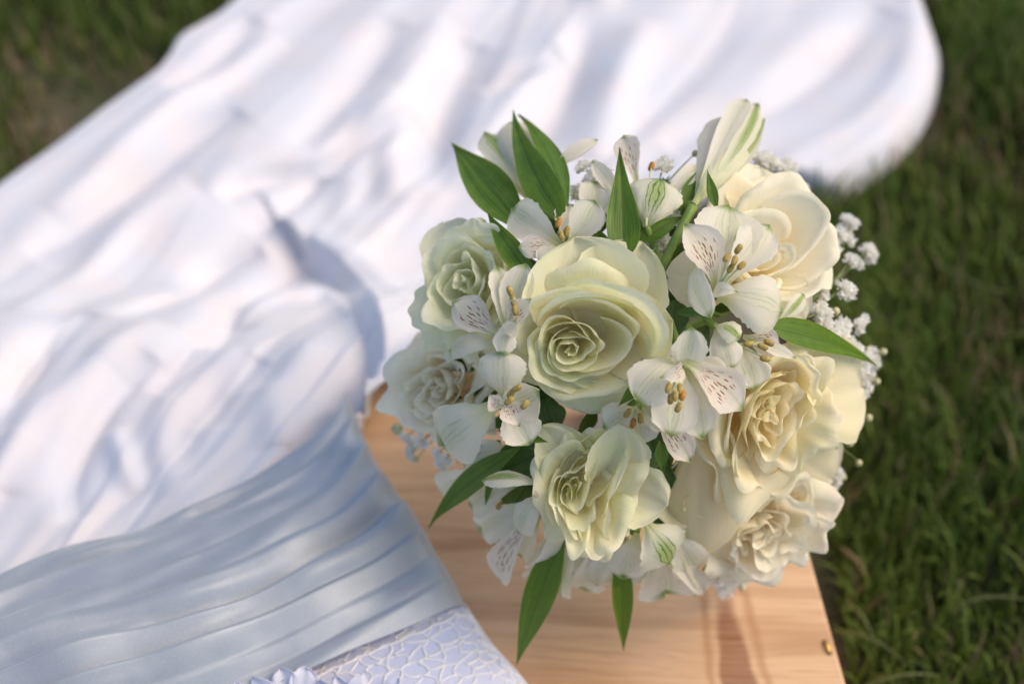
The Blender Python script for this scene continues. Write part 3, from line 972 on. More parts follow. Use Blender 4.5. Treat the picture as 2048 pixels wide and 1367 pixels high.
def lace():
    rg = np.random.default_rng(3)
    # irregular cells: jittered points, their Voronoi edges become cords
    pts = []
    nx, ny = 26, 12
    for i in range(nx):
        for j in range(ny):
            pts.append(((i + .5 + rg.uniform(-.42, .42)) / nx, (j + .5 + rg.uniform(-.42, .42)) / ny))
    co, ed_, fa, *_ = delaunay_2d_cdt([Vector(p) for p in pts], [], [], 0, 1e-6)
    cen = []
    from collections import defaultdict
    e2f = defaultdict(list)
    for k, f in enumerate(fa):
        a, b, c = (co[i] for i in f[:3])
        d = 2 * (a.x*(b.y-c.y) + b.x*(c.y-a.y) + c.x*(a.y-b.y))
        if abs(d) < 1e-9: cen.append(None); continue
        ux = ((a.x**2+a.y**2)*(b.y-c.y) + (b.x**2+b.y**2)*(c.y-a.y) + (c.x**2+c.y**2)*(a.y-b.y)) / d
        uy = ((a.x**2+a.y**2)*(c.x-b.x) + (b.x**2+b.y**2)*(a.x-c.x) + (c.x**2+c.y**2)*(b.x-a.x)) / d
        cen.append((ux, uy))
        for q in range(3):
            e2f[tuple(sorted((f[q], f[(q+1) % 3])))].append(k)
    parts = []
    def cord(p, q, r, bend=0.0, lift=.0007):
        p = np.array(p); q = np.array(q)
        dv = q - p; nn = np.array([-dv[1], dv[0]])
        pl = []
        for t in np.linspace(0, 1, 6):
            w = p + dv * t + nn * bend * 4 * t * (1 - t)
            pl.append(surf_b(w[0], w[1]) + np.array([0, -.2, 1]) * lift)
        parts.append(tube(pl, r, 5))
    for e, fs in e2f.items():
        if len(fs) == 2 and cen[fs[0]] and cen[fs[1]]:
            p, q = cen[fs[0]], cen[fs[1]]
            if all(0.005 < z < .995 for z in (*p, *q)) and math.dist(p, q) < .25 and max(p[1], q[1]) < .8 and rg.uniform() < .88:
                cord(p, q, rg.uniform(.00042, .0006), rg.uniform(-.25, .25), .0005)
    # sweeping double cords that outline leaf shapes
    for (ua, va, ub, vb_, bd) in () and ((.97, .02, .80, .55, .25), (.80, .08, .95, .45, -.3), (.60, .12, .70, .50, -.2)):
        for dd in (0,):
            p = np.array([ua + dd, va]); q = np.array([ub + dd, vb_]); dv = q - p; nn = np.array([-dv[1], dv[0]])
            parts.append(tube([surf_b(*(p + dv * t + nn * bd * 4 * t * (1 - t))) + np.array([0, -.2, 1]) * .0012 for t in np.linspace(0, 1, 24)], .0006, 6))
    # a heavier border cord along both edges and a scalloped second one inside
    for off, r in ((.006, .0006), (.994, .0007)):
        pl = [surf_b(off, v) + np.array([0, -.2, 1]) * .0009 for v in np.linspace(0, .8, 40)]
        if off > .5: parts.append(tube(pl, r, 6))
    pl = [surf_b(.955 - .018 * abs(math.sin(v * 40)), v) + np.array([0, -.2, 1]) * .0012 for v in np.linspace(0, .8, 160)]
    parts.append(tube(pl, .0006, 6))
    pl = [surf_b(u, .10 + .012 * abs(math.sin(u * 36))) + np.array([0, -.2, 1]) * .0012 for u in np.linspace(.0, .99, 200)]
    parts.append(tube(pl, .0006, 6))
    V, Fc = join(parts)
    lm = mat_plain('lace_cord', (.90, .88, .87), .6, .05, 900, .1)
    o = mkd('lace', V, Fc, lm)
    o['kind'] = 'stuff'
    # satin dots / buds of the lace: small appliqued petals at the frame's lower edge
lace()
ORG = mat_plain('organza', (.80, .80, .88), .45, .05, 200, .3)
fl = [((590, 1400), (560, 1336), 46, (0, -.2, 1)), ((600, 1400), (612, 1332), 44, (.2, .1, 1)), ((575, 1400), (505, 1352), 30, (-.4, .2, 1)),
      ((690, 1400), (672, 1352), 34, (0, 0, 1)), ((700, 1400), (722, 1346), 34, (.3, 0, 1)), ((680, 1400), (640, 1358), 30, (-.3, 0, 1)),
      ((480, 1400), (470, 1362), 30, (0, 0, 1)), ((760, 1400), (800, 1352), 26, (.2, .3, 1))]
for (b0, t0, w, n) in fl:
    B_ = at(b0[0], b0[1], .046); T_ = at(t0[0], t0[1], .056)
    V, fc, uv = petal_geo(B_, T_, w * K * .66 * 1.3, camv(*n), arch=.15, cup=.15, prof='round', crinkle=.2, seed=int(t0[0]))
    mkd('organza_petal', V, fc, ORG, uv, thick=.0004)

# ------------------------------------------------------------------ BOUQUET
HB = np.array([0.0, .02, 0.0])
bq = empty('bouquet', (0, 0, 0))
tag(bq, 'round bridal bouquet of cream roses and white speckled lilies standing on the pine box', 'bouquet')

# handle: bound stems under the head
V, Fc = tube([(0.0, .035, .0), (0, .034, .02), (0, .030, .05), (0, .022, .075), (0, .012, .11)], [.019, .018, .016, .017, .026], 24)
mk('ribbon_wrap', V, Fc, RIBBON, bq)
for i in range(14):
    a = i * 2.4; r = .015 * math.sqrt((i + .5) / 14)
    c = np.array([r * math.cos(a), .035 + r * math.sin(a), 0])
    # stems fan out inside the head
    o_ = np.array([math.cos(a), math.sin(a), 0]) * (.018 + .03 * (i / 14))
    V, Fc = tube([c + (0, 0, .0005), c + (0, 0, .07), c * np.array([1, .6, 1]) + o_ * .6 + (0, 0, .095), c * np.array([1, .4, 1]) + o_ * 1.4 + (0, 0, .115)], .0022, 7)
    mk('stem', V, Fc, STEM, bq)

# dark foliage that fills the inside
rgf = np.random.default_rng(17)
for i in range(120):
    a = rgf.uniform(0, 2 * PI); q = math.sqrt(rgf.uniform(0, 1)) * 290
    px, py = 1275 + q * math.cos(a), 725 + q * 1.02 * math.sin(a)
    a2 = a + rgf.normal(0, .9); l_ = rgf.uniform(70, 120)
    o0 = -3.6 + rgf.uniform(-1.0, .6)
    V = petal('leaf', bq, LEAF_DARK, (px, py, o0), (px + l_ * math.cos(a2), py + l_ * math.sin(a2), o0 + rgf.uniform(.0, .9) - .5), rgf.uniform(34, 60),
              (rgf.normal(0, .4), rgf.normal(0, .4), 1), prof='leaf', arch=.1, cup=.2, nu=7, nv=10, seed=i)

# --- roses
rose(bq, 'greenish cream rose wide open at the front middle of the bouquet', 1182, 676, -1.0, 148, (-.14, -.30, 1), ROSE_GREEN, 11, n_in=10, n_mid=11, n_out=3, ruffle=.026, ell=.14, ellphi=.1, core_shift=(-.27, -.08), wob=.045, spread=1.13, tilt=.10)
rose(bq, 'pale green rose at the upper left beside the long leaf', 942, 568, -1.4, 126, (-.50, .10, 1), ROSE_PALE, 23, ruffle=.04, ell=.12, ellphi=1.5, wob=.06, wf=2.8)
rose(bq, 'soft white rose low on the left over the wood', 892, 772, -3.0, 114, (-.60, -.15, 1), ROSE_BLUSH, 31, ruffle=.06, wob=.07, wf=3.0)
rose(bq, 'cream rose behind the speckled lily at the upper right', 1530, 490, -1.2, 148, (.30, .20, 1), ROSE_IVORY, 43, n_in=5, n_mid=6, n_out=6, ruffle=.02, ell=.08, wob=.05, tilt=.13, core_shift=(-.30, -.26))
rose(bq, 'cream rose with folded heart on the right side', 1540, 850, -.8, 152, (.18, -.16, 1), ROSE_CREAM, 57, ruffle=.05, ell=.22, ellphi=1.2, wob=.085, core_shift=(-.16, .28), n_in=8, n_mid=9, wf=3.2, tilt=.12)
rose(bq, 'greenish rose with narrow heart and ruffled petals at the lower middle', 1190, 966, -.8, 134, (-.08, -.12, 1), ROSE_GREEN, 64, ruffle=.06, ell=.25, ellphi=1.4, wob=.085, core_shift=(-.34, -.05), wf=3.0, tilt=.10, outr=.84)
rose(bq, 'blush cream rose at the lower right over the board', 1518, 1050, -2.4, 130, (.16, -.35, 1), ROSE_BLUSH, 77, ruffle=.07, wob=.08, wf=3.4)
rose(bq, 'half hidden cream rose between the lower flowers', 1400, 985, -2.8, 95, (.0, -.35, 1), ROSE_CREAM, 83, ruffle=.04, n_in=3, n_mid=3, n_out=4)

# named big outer petals
def rp(root, m, b, t, w, n, **kw):
    kw.setdefault('prof', 'round'); kw.setdefault('crinkle', .05); kw.setdefault('cup', .35); kw.setdefault('arch', .1)
    return petal('petal', root, m, b, t, w, n, nu=25, nv=28, **kw)
roses = [o for o in bq.children if o.name.startswith('rose')]
r1, r2, r3, r4, r5, r6, r7, r8 = roses
rp(r1, ROSE_GREEN, (1195, 680, -2.4), (1150, 476, -.2), 250, (.05, -.55, 1), tipcurl=-.06, cup=.50)
rp(r1, ROSE_GREEN, (1200, 690, -2.4), (1282, 486, -.5), 200, (-.35, -.35, 1), tipcurl=-.10, cup=.4, crinkle=.06)
rp(r1, ROSE_GREEN, (1190, 700, -2.2), (1345, 640, -.5), 190, (-.5, 0, 1), cup=.4)
rp(r1, ROSE_GREEN, (1190, 690, -1.6), (1180, 826, -.9), 190, (0, -.2, 1), cup=-.15, tipcurl=-.1)
rp(r2, ROSE_PALE, (950, 600, -2.6), (890, 445, -1.7), 120, (-.3, .2, 1), cup=.3)
rp(r2, ROSE_PALE, (950, 590, -2.6), (900, 690, -1.9), 110, (-.3, -.2, 1), cup=.2)
rp(r4, ROSE_IVORY, (1510, 500, -2.4), (1520, 338, -2.0), 170, (.1, .3, 1), cup=.3)
rp(r4, ROSE_IVORY, (1520, 500, -2.2), (1648, 480, -1.4), 200, (.2, .1, 1), cup=.3)
rp(r4, ROSE_IVORY, (1470, 560, -2.6), (1330, 545, -1.9), 130, (-.2, -.1, 1), cup=.2)
rp(r4, ROSE_IVORY, (1500, 560, -2.4), (1610, 640, -1.4), 130, (.1, -.1, 1), cup=.2)
rp(r3, ROSE_BLUSH, (900, 760, -3.4), (812, 700, -3.2), 110, (-.2, .1, 1), cup=.2)
rp(r2, ROSE_PALE, (1000, 640, -1.8), (990, 720, -.9), 70, (0, 0, 1), cup=.1)
rp(r5, ROSE_CREAM, (1530, 800, -2.0), (1722, 775, -.9), 205, (-.1, 0, 1), cup=.12, arch=.16, crinkle=.045)
rp(r5, ROSE_CREAM, (1530, 790, -2.0), (1640, 690, -1.0), 130, (.0, -.3, 1), cup=.4)
rp(r5, ROSE_CREAM, (1530, 860, -2.2), (1665, 960, -1.8), 150, (.2, -.3, 1), cup=-.2)
rp(r6, ROSE_GREEN, (1190, 960, -2.0), (1085, 850, -.8), 120, (.0, -.4, 1), cup=.3, crinkle=.10)
rp(r6, ROSE_GREEN, (1210, 960, -1.8), (1240, 850, -.2), 140, (.2, -.5, 1), cup=.4, crinkle=.10)
rp(r6, ROSE_GREEN, (1220, 960, -1.8), (1335, 1010, -.8), 130, (.4, -.3, 1), cup=.3, crinkle=.12)
rp(r8, ROSE_CREAM, (1400, 900, -2.0), (1400, 1110, -1.9), 150, (-.2, .1, 1), cup=-.3)
rp(r8, ROSE_CREAM, (1410, 900, -1.9), (1446, 1135, -2.1), 130, (.0, -.1, 1), cup=-.35)
rp(r8, ROSE_CREAM, (1440, 910, -1.8), (1490, 1040, -1.7), 150, (.2, .1, 1), cup=-.3)

# --- lilies (alstroemeria)
def lily(label, throat, petals, anthers=(), orange=()):
    c = S(*throat)
    V, Fc = tube([c - camv(0, 0, 1) * .03, c - camv(0, 0, 1) * .015, c - camv(0, 0, 1) * .004], [.0022, .0036, .0030], 10)
    root = mk('lily', V, Fc, STEM, bq)
    tag(root, label)
    for p in petals:
        m, b, t, w, n = p[:5]; kw = dict(p[5]) if len(p) > 5 else {}
        kw.setdefault('prof', 'inner' if m is LILY_IN else 'broad')
        kw.setdefault('crinkle', .075); kw.setdefault("serr", .018)
        petal('petal', root, m, b, t, w, n, **kw)
    for k, a in enumerate(anthers):
        e = S(*a[:3]); st = S(throat[0], throat[1], throat[2] + .1)
        rg = np.random.default_rng(int(a[0] + a[1]))
        mid = (e + st) / 2 + camv(rg.normal(0, .3), rg.normal(0, .3), 1) * .0025
        t = np.linspace(0, 1, 8)[:, None]
        cc = st * (1-t)**2 + 2*mid*t*(1-t) + e * t**2
        V, Fc = tube(cc, np.linspace(.0007, .0004, 8), 6)
        f = mk('stamen', V, Fc, FILAM, root)
        ang = a[3] if len(a) > 3 else rg.uniform(0, PI)
        d = camv(math.cos(ang), math.sin(ang), rg.uniform(-.4, .4))
        V1, F1 = tube([e + d * x for x in (-.0024, -.0020, -.001, .001, .0020, .0024)], [.0003, .0010, .00135, .00135, .0010, .0003], 9)
        a_ = mk('anther', V1, F1, ANTHER_OR if k in orange else ANTHER, root)
    return root

O_, I_, Bm, Pm = LILY_OUT, LILY_IN, LILY_BUD, LILY_PLAIN
lily('open white speckled lily with brown anthers before the upper right rose', (1432, 585, .6), [
    (O_, (1432, 580, .2), (1458, 411, 1.2), 140, (0, -.35, 1), dict(cup=.3)),
    (O_, (1400, 520, .3), (1422, 634, 1.4), 58, (-.8, .1, .8), dict(cup=-.3, arch=.22)),
    (O_, (1436, 590, .5), (1566, 622, 1.9), 120, (.15, .3, 1), dict(cup=-.35, arch=.26, tipcurl=-.05)),
    (I_, (1428, 582, .6), (1364, 447, 1.9), 84, (.5, -.3, 1), dict(cup=.3, shift=.25, tipcurl=.05)),
    (Pm, (1436, 582, .6), (1540, 452, 1.8), 88, (-.45, -.4, 1), dict(cup=.35, prof='inner')),
    (Pm, (1425, 596, .7), (1476, 584, 2.0), 34, (.1, .5, 1), dict(cup=.4, arch=.3, prof='narrow')),
], [(1477, 498, 2.6, 1.0), (1454, 515, 2.5, .8), (1469, 521, 2.6, 1.2), (1483, 531, 2.4, .7), (1462, 536, 2.2, 1.0)])
lily('speckled white lily facing down right of the middle rose', (1360, 725, .8), [
    (O_, (1366, 735, .4), (1380, 650, 1.6), 74, (.1, -.1, 1), dict(cup=.4, prof='round', tipcurl=.1)),
    (O_, (1370, 718, .3), (1452, 768, 1.2), 62, (.2, .3, 1), dict(cup=.3)),
    (O_, (1352, 715, .5), (1272, 800, 1.4), 100, (-.25, .1, 1), dict(cup=-.2, arch=.16)),
    (O_, (1357, 730, .5), (1341, 874, 1.6), 98, (0, .25, 1), dict(cup=.3, tipcurl=.1)),
    (O_, (1368, 735, .3), (1404, 876, 1.0), 80, (.2, .1, 1), dict(cup=.2)),
    (I_, (1370, 722, .9), (1486, 820, 2.2), 92, (.2, .2, 1), dict(cup=.2, arch=.12)),
    (I_, (1358, 728, .9), (1320, 756, 2.1), 38, (-.2, -.3, 1), dict(cup=.5, arch=.3)),
], [(1337, 775, 2.4, 1.2), (1350, 791, 2.7, 1.5), (1359, 777, 2.4, 1.4), (1365, 790, 2.5, 1.3), (1357, 814, 2.8, 1.1), (1341, 797, 2.2, 1.5)], orange=(3,))
lily('speckled lily left of the middle rose with pink red dashes', (1012, 668, .4), [
    (I_, (1003, 674, .3), (905, 602, 1.2), 78, (-.2, .2, 1), dict(cup=-.15, arch=.10)),
    (O_, (1008, 665, .2), (994, 533, .8), 62, (.4, 0, 1), dict(cup=.35)),
    (O_, (1018, 660, .1), (1052, 527, .7), 70, (-.3, 0, 1), dict(cup=.3)),
    (I_, (1016, 660, .6), (1062, 596, 1.6), 48, (-.5, 0, 1), dict(cup=.35)),
    (O_, (1014, 650, .6), (1006, 706, 1.2), 48, (0, .2, 1), dict(cup=-.2, prof='round')),
    (Pm, (1016, 672, .6), (1030, 640, 1.7), 36, (-.2, -.2, 1), dict(cup=.4)),
], [(1020, 582, 1.6, 1.9), (1027, 602, 1.7, 1.8), (1030, 620, 1.6, 1.7)])
lily('cupped white lily with fine speckled throat at the left edge', (1010, 812, .4), [
    (O_, (1004, 694, -.2), (898, 703, .6), 48, (-.1, .5, 1), dict(cup=-.3, arch=.25)),
    (O_, (1008, 795, .3), (1004, 702, .9), 100, (-.1, -.2, 1), dict(cup=-.35, arch=.2)),
    (O_, (995, 806, .1), (886, 893, .9), 128, (-.25, .1, 1), dict(cup=-.3, arch=.22)),
    (O_, (1012, 812, .0), (1078, 782, .5), 88, (.1, -.2, 1), dict(cup=.35)),
    (O_, (1014, 812, .1), (1060, 890, .8), 84, (.1, 0, 1), dict(cup=.25)),
    (I_, (1008, 806, .9), (1040, 853, 1.9), 50, (0, .2, 1), dict(cup=.4, arch=.2)),
    (I_, (1008, 815, .9), (978, 788, 1.8), 36, (-.3, 0, 1), dict(cup=.5, arch=.2)),
], [(1034, 776, 1.6, .5), (1018, 801, 2.0, .7), (1050, 809, 1.5, .9), (1022, 786, 1.4, .9)])
lily('pale lily with orange anthers behind the middle rose', (1126, 482, -.9), [
    (O_, (1122, 488, -1.2), (1024, 416, -.3), 84, (-.1, -.2, 1), dict(cup=.25)),
    (O_, (1138, 486, -1.2), (1190, 400, -.2), 74, (.1, -.2, 1), dict(cup=.4)),
    (Pm, (1128, 484, -1.4), (1135, 408, -1.2), 50, (0, -.2, 1), dict(cup=.3)),
    (I_, (1122, 498, -.8), (1036, 495, .2), 54, (-.1, .3, 1), dict(cup=-.1)),
    (Pm, (1126, 500, -.8), (1080, 530, .0), 60, (-.1, .3, 1), dict(cup=-.1)),
], [(1117, 445, .2, 1.2), (1122, 470, .2, 1.9), (1134, 462, .1, 1.2)], orange=(0,))
lily('drooping speckled lily at the lower left over the wood', (1085, 1005, -.4), [
    (Bm, (1085, 970, -.2), (964, 959, .6), 52, (0, .9, .7), dict(cup=-.3, arch=.14)),
    (O_, (1086, 985, -.2), (1036, 1066, .9), 66, (-.4, .3, 1), dict(cup=-.3, arch=.18)),
    (I_, (1082, 1005, -.4), (1001, 1164, .4), 70, (-.4, .1, 1), dict(cup=.2)),
    (O_, (1120, 1030, -.4), (1058, 1150, .6), 76, (.3, .3, 1), dict(cup=-.2, arch=.12)),
    (O_, (1070, 1000, -1.4), (962, 1060, -1.4), 74, (-.3, 0, 1), dict(cup=.2)),
    (O_, (990, 925, -2.6), (884, 985, -2.6), 68, (-.3, 0, 1), dict(cup=.2)),
    (O_, (1080, 1030, -1.6), (1040, 1110, -1.6), 70, (-.3, 0, 1), dict(cup=.2)),
    (O_, (1050, 960, -1.8), (940, 1010, -1.9), 78, (-.3, .2, 1), dict(cup=.15)),
    (O_, (1120, 1040, -2.0), (1090, 1150, -1.9), 84, (-.1, 0, 1), dict(cup=.15)),
    (O_, (1040, 900, -2.4), (930, 930, -2.6), 90, (-.3, .2, 1), dict(cup=.2)),
    (Pm, (1100, 1000, -1.0), (1015, 1105, -.6), 60, (-.3, .2, 1), dict(cup=.25)),
], [(1000, 1010, -.6, .8)])
lily('hanging white lily with green striped petals under the lower rose', (1270, 1060, -1.0), [
    (Bm, (1155, 1075, -1.2), (1120, 1184, -.4), 72, (-.5, 0, 1), dict(cup=-.2, arch=.12)),
    (O_, (1218, 1080, -1.4), (1192, 1168, -.9), 58, (-.1, 0, 1), dict(cup=-.2)),
    (O_, (1275, 1065, -1.0), (1245, 1154, -.2), 78, (-.1, 0, 1), dict(cup=-.3, arch=.14)),
    (Bm, (1292, 1045, -1.0), (1342, 1126, .2), 118, (.2, 0, 1), dict(cup=-.3, arch=.2)),
    (Pm, (1312, 1100, -1.2), (1408, 1178, -.8), 44, (.1, .1, 1), dict(cup=.3, prof='narrow')),
    (O_, (1335, 1070, -2.2), (1330, 1185, -2.2), 124, (0, 0, 1), dict(cup=.2)),
    (O_, (1180, 1060, -2.2), (1150, 1150, -2.2), 90, (0, 0, 1), dict(cup=.2)),
    (O_, (1250, 1070, -2.0), (1225, 1168, -1.9), 84, (0, 0, 1), dict(cup=.1)),
    (Pm, (1200, 1060, -1.6), (1168, 1176, -1.5), 70, (0, 0, 1), dict(cup=.2)),
    (O_, (1340, 1060, -1.6), (1385, 1140, -1.6), 84, (.1, 0, 1), dict(cup=.1)),
    (O_, (1300, 1060, -1.8), (1290, 1165, -1.7), 80, (0, 0, 1), dict(cup=-.2)),
], [])
lily('shaded lily half hidden between the two greenish roses', (1272, 812, -1.0), [
    (O_, (1272, 815, -1.4), (1208, 856, -.5), 74, (-.1, .1, 1), dict(cup=.2)),
    (O_, (1272, 815, -1.4), (1275, 890, -.6), 84, (0, .1, 1), dict(cup=.2)),
    (I_, (1300, 815, -1.2), (1382, 924, -.3), 62, (.2, .1, 1), dict(cup=.2)),
    (O_, (1280, 810, -1.5), (1340, 850, -.9), 70, (.1, .1, 1), dict(cup=.2)),
], [(1255, 826, -.2, 1.0), (1266, 846, -.2, 1.3), (1281, 836, -.2, 1.6)], orange=(1,))
lily('side facing lily with long anthers above the folded cream rose', (1470, 690, .2), [
    (Bm, (1430, 650, .4), (1480, 676, 1.5), 48, (.1, .5, 1), dict(cup=-.4, arch=.24)),
    (O_, (1432, 655, .2), (1463, 738, 1.2), 66, (-.1, 0, 1), dict(cup=-.3, arch=.2)),
    (O_, (1478, 690, .0), (1510, 778, 1.0), 84, (0, .1, 1), dict(cup=.2, arch=.1)),
    (I_, (1486, 672, -.2), (1560, 690, .8), 60, (0, -.2, 1), dict(cup=.3)),
    (Pm, (1495, 680, .0), (1592, 716, 1.3), 26, (0, .2, 1), dict(cup=.2, prof='narrow')),
    (Bm, (1548, 652, -.2), (1608, 588, .6), 32, (.2, 0, 1), dict(cup=.2)),
], [(1538, 685, 1.7, -.4), (1526, 693, 1.8, -.4), (1530, 717, 1.7, -.2), (1497, 687, 1.2, .1)], orange=())

# closed and half closed lilies
lily('closed lily bud with green stripes standing up at the top right', (1386, 412, -.4), [
    (Pm, (1388, 408, -.9), (1494, 202, -.2), 46, (-.2, 0, 1), dict(cup=.3)),
    (Bm, (1392, 408, -.9), (1514, 207, -.2), 46, (.2, 0, 1), dict(cup=-.3)),
    (Pm, (1392, 406, -.7), (1462, 232, .4), 84, (-.15, .1, 1), dict(cup=-.35, arch=.10)),
    (Bm, (1392, 406, -.8), (1531, 238, .1), 66, (.8, .1, .8), dict(cup=-.4, arch=.06)),
    (Bm, (1390, 406, -.5), (1488, 240, .8), 84, (.1, 0, 1), dict(cup=-.45, arch=.10)),
])
lily('half closed lily bud behind the upright leaves at the top left', (1078, 408, -1.2), [
    (Pm, (1078, 405, -2.2), (1022, 246, -1.7), 112, (0, .1, 1), dict(cup=-.3)),
    (Pm, (1070, 405, -2.5), (985, 275, -2.1), 90, (-.3, .1, 1), dict(cup=-.3)),
    (Bm, (1076, 408, -1.9), (970, 266, -1.1), 76, (.1, .1, 1), dict(cup=-.2, arch=.06)),
])
lily('closed lily with curled striped petal at the top centre', (1292, 452, -1.0), [
    (Bm, (1292, 455, -1.2), (1322, 354, .0), 108, (0, .1, 1), dict(cup=-.35, arch=.16, tipcurl=-.1)),
    (I_, (1278, 380, -1.6), (1246, 272, -1.0), 54, (-.1, 0, 1), dict(cup=.3)),
    (O_, (1320, 400, -1.6), (1400, 332, -1.0), 38, (0, .1, 1), dict(cup=.3)),
    (Pm, (1240, 400, -2.0), (1184, 322, -1.4), 34, (0, 0, 1), dict(cup=.3, prof='narrow')),
    (Pm, (1110, 335, -2.2), (1196, 280, -1.8), 32, (0, .3, 1), dict(cup=.3, prof='narrow')),
    (O_, (1180, 460, -2.2), (1192, 362, -1.6), 66, (0, 0, 1), dict(cup=.3)),
], [(1303, 333, -1.0, 1.2)], orange=(0,))

# --- leaves
def leaf(label, b, t, w, n=(0, 0, 1), m=LEAF, **kw):
    kw.setdefault('prof', 'leaf'); kw.setdefault('crinkle', .07); kw.setdefault('cup', .26); kw.setdefault('arch', .06); kw.setdefault('serr', .003)
    o = petal('leaf', bq, m, b, t, w, n, nu=17, nv=36, **kw)
    if label: tag(o, label)
    return o
leaf('broad pointed leaf reaching furthest to the upper left', (1056, 466, -1.5), (902, 286, -.6), 84, (-.2, .2, 1))
leaf('tallest upright leaf before the half closed bud', (1120, 432, -.7), (1027, 220, .2), 72, (-.3, 0, 1), prof='leafbase', shift=-.2)
leaf(None, (1134, 412, -1.2), (1036, 230, -.5), 54, (.4, 0, 1))
leaf('narrow leaf lying on the pale rose', (1074, 566, -.4), (974, 422, .0), 48, (-.1, 0, 1), shift=-.2)
leaf('upright spear leaf at the top middle', (1250, 510, -.9), (1239, 294, .2), 66, (-.1, 0, 1), prof='leafbase')
leaf(None, (1276, 484, -1.6), (1368, 432, -1.0), 40, (0, .3, 1))
leaf(None, (1362, 430, -1.4), (1404, 332, -1.0), 46, (.2, 0, 1))
leaf(None, (1205, 512, -1.6), (1192, 452, -1.4), 40)
leaf('small leaf curling in front of the bud', (1434, 418, -.2), (1414, 338, .6), 22, (-.3, 0, 1))
leaf('leaf with twisted tip at the right edge', (1545, 655, .6), (1752, 730, 1.0), 60, (0, .3, 1), prof='leafbase', shift=.1)
leaf('long dark leaf pointing to the lower left', (1040, 895, -1.0), (856, 1056, -.6), 54, (-.3, .4, 1))
leaf(None, (1085, 905, -1.8), (966, 962, -1.2), 84, (-.2, .3, 1), m=LEAF_DARK)
leaf('longest leaf hanging over the board at the bottom', (1130, 1060, -1.4), (1034, 1328, .6), 66, (-.2, .1, 1))
leaf('slim hanging leaf at the bottom middle', (1240, 1090, -1.9), (1247, 1304, -.2), 42, (0, .1, 1))
leaf(None, (1352, 626, -.2), (1440, 634, .9), 24, (0, .6, 1), m=LEAF_DARK)
leaf(None, (1055, 872, .2), (1097, 884, .6), 18)
leaf(None, (1278, 768, -.2), (1236, 812, .4), 24)
leaf(None, (1320, 880, -1.6), (1326, 950, -1.2), 26)
leaf(None, (985, 940, -1.2), (970, 1012, -1.0), 14)
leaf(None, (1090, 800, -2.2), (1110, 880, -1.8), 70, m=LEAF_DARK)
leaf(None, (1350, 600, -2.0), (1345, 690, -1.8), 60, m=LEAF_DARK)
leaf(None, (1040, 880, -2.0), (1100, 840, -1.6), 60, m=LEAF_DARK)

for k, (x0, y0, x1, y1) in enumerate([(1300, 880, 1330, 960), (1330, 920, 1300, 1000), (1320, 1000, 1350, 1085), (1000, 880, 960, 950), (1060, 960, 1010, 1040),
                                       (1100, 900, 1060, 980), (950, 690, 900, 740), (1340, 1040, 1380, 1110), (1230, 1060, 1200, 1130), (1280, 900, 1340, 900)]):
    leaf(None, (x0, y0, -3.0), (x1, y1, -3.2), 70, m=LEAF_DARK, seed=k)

def stem(pts, r):
    c = np.array([S(*p) for p in pts])
    d = np.linspace(0, 1, len(c))
    c = crom(d, c, np.linspace(0, 1, 12))
    V, Fc = tube(c, np.linspace(r * .9, r, 12), 10)
    return mk('stem', V, Fc, STEM, bq)
stem([(1318, 545, -1.4), (1345, 490, -1.0), (1386, 412, -.5)], .0022)
stem([(1330, 560, -2.0), (1310, 500, -2.0), (1292, 452, -1.2)], .0018)
stem([(1340, 640, -1.6), (1352, 680, -1.0), (1362, 725, .3)], .0018)
stem([(1405, 620, -1.2), (1415, 640, -.4), (1432, 655, .2)], .0018)

# --- baby's breath
def blossom_mesh():
    rg = np.random.default_rng(2)
    parts = []
    for i in range(34):
        f = (i + .5) / 34
        el = math.acos(1 - 1.25 * f); az = i * 2.4
        d = nrmz([math.sin(el) * math.cos(az), math.sin(el) * math.sin(az), math.cos(el)])
        up2 = nrmz([rg.normal(), rg.normal(), rg.normal() + 1])
        V, fc, uv = petal_geo(d * .0006, d * (.0027 + rg.uniform(0, .0009)), .0016, up2, arch=.1, cup=.4, prof='round', nu=4, nv=5, seed=i, crinkle=.1)
        parts.append((V, fc))
    V, Fc = join(parts)
    me = bpy.data.meshes.new('blossom'); me.from_pydata([tuple(v) for v in V], [], Fc)
    me.polygons.foreach_set('use_smooth', np.ones(len(me.polygons), dtype=bool))
    me.materials.append(GYP)
    return me
def bud_mesh():
    V, Fc = tube([(0, 0, -.0016), (0, 0, -.0012), (0, 0, -.0004), (0, 0, .0006), (0, 0, .0013), (0, 0, .0016)], [.0004, .0010, .00145, .0014, .0008, .0002], 9)
    me = bpy.data.meshes.new('flower_bud'); me.from_pydata([tuple(v) for v in V], [], Fc)
    me.polygons.foreach_set('use_smooth', np.ones(len(me.polygons), dtype=bool))
    me.materials.append(GYPBUD)
    return me
BLO, BUD = blossom_mesh(), bud_mesh()
rgg = np.random.default_rng(9)

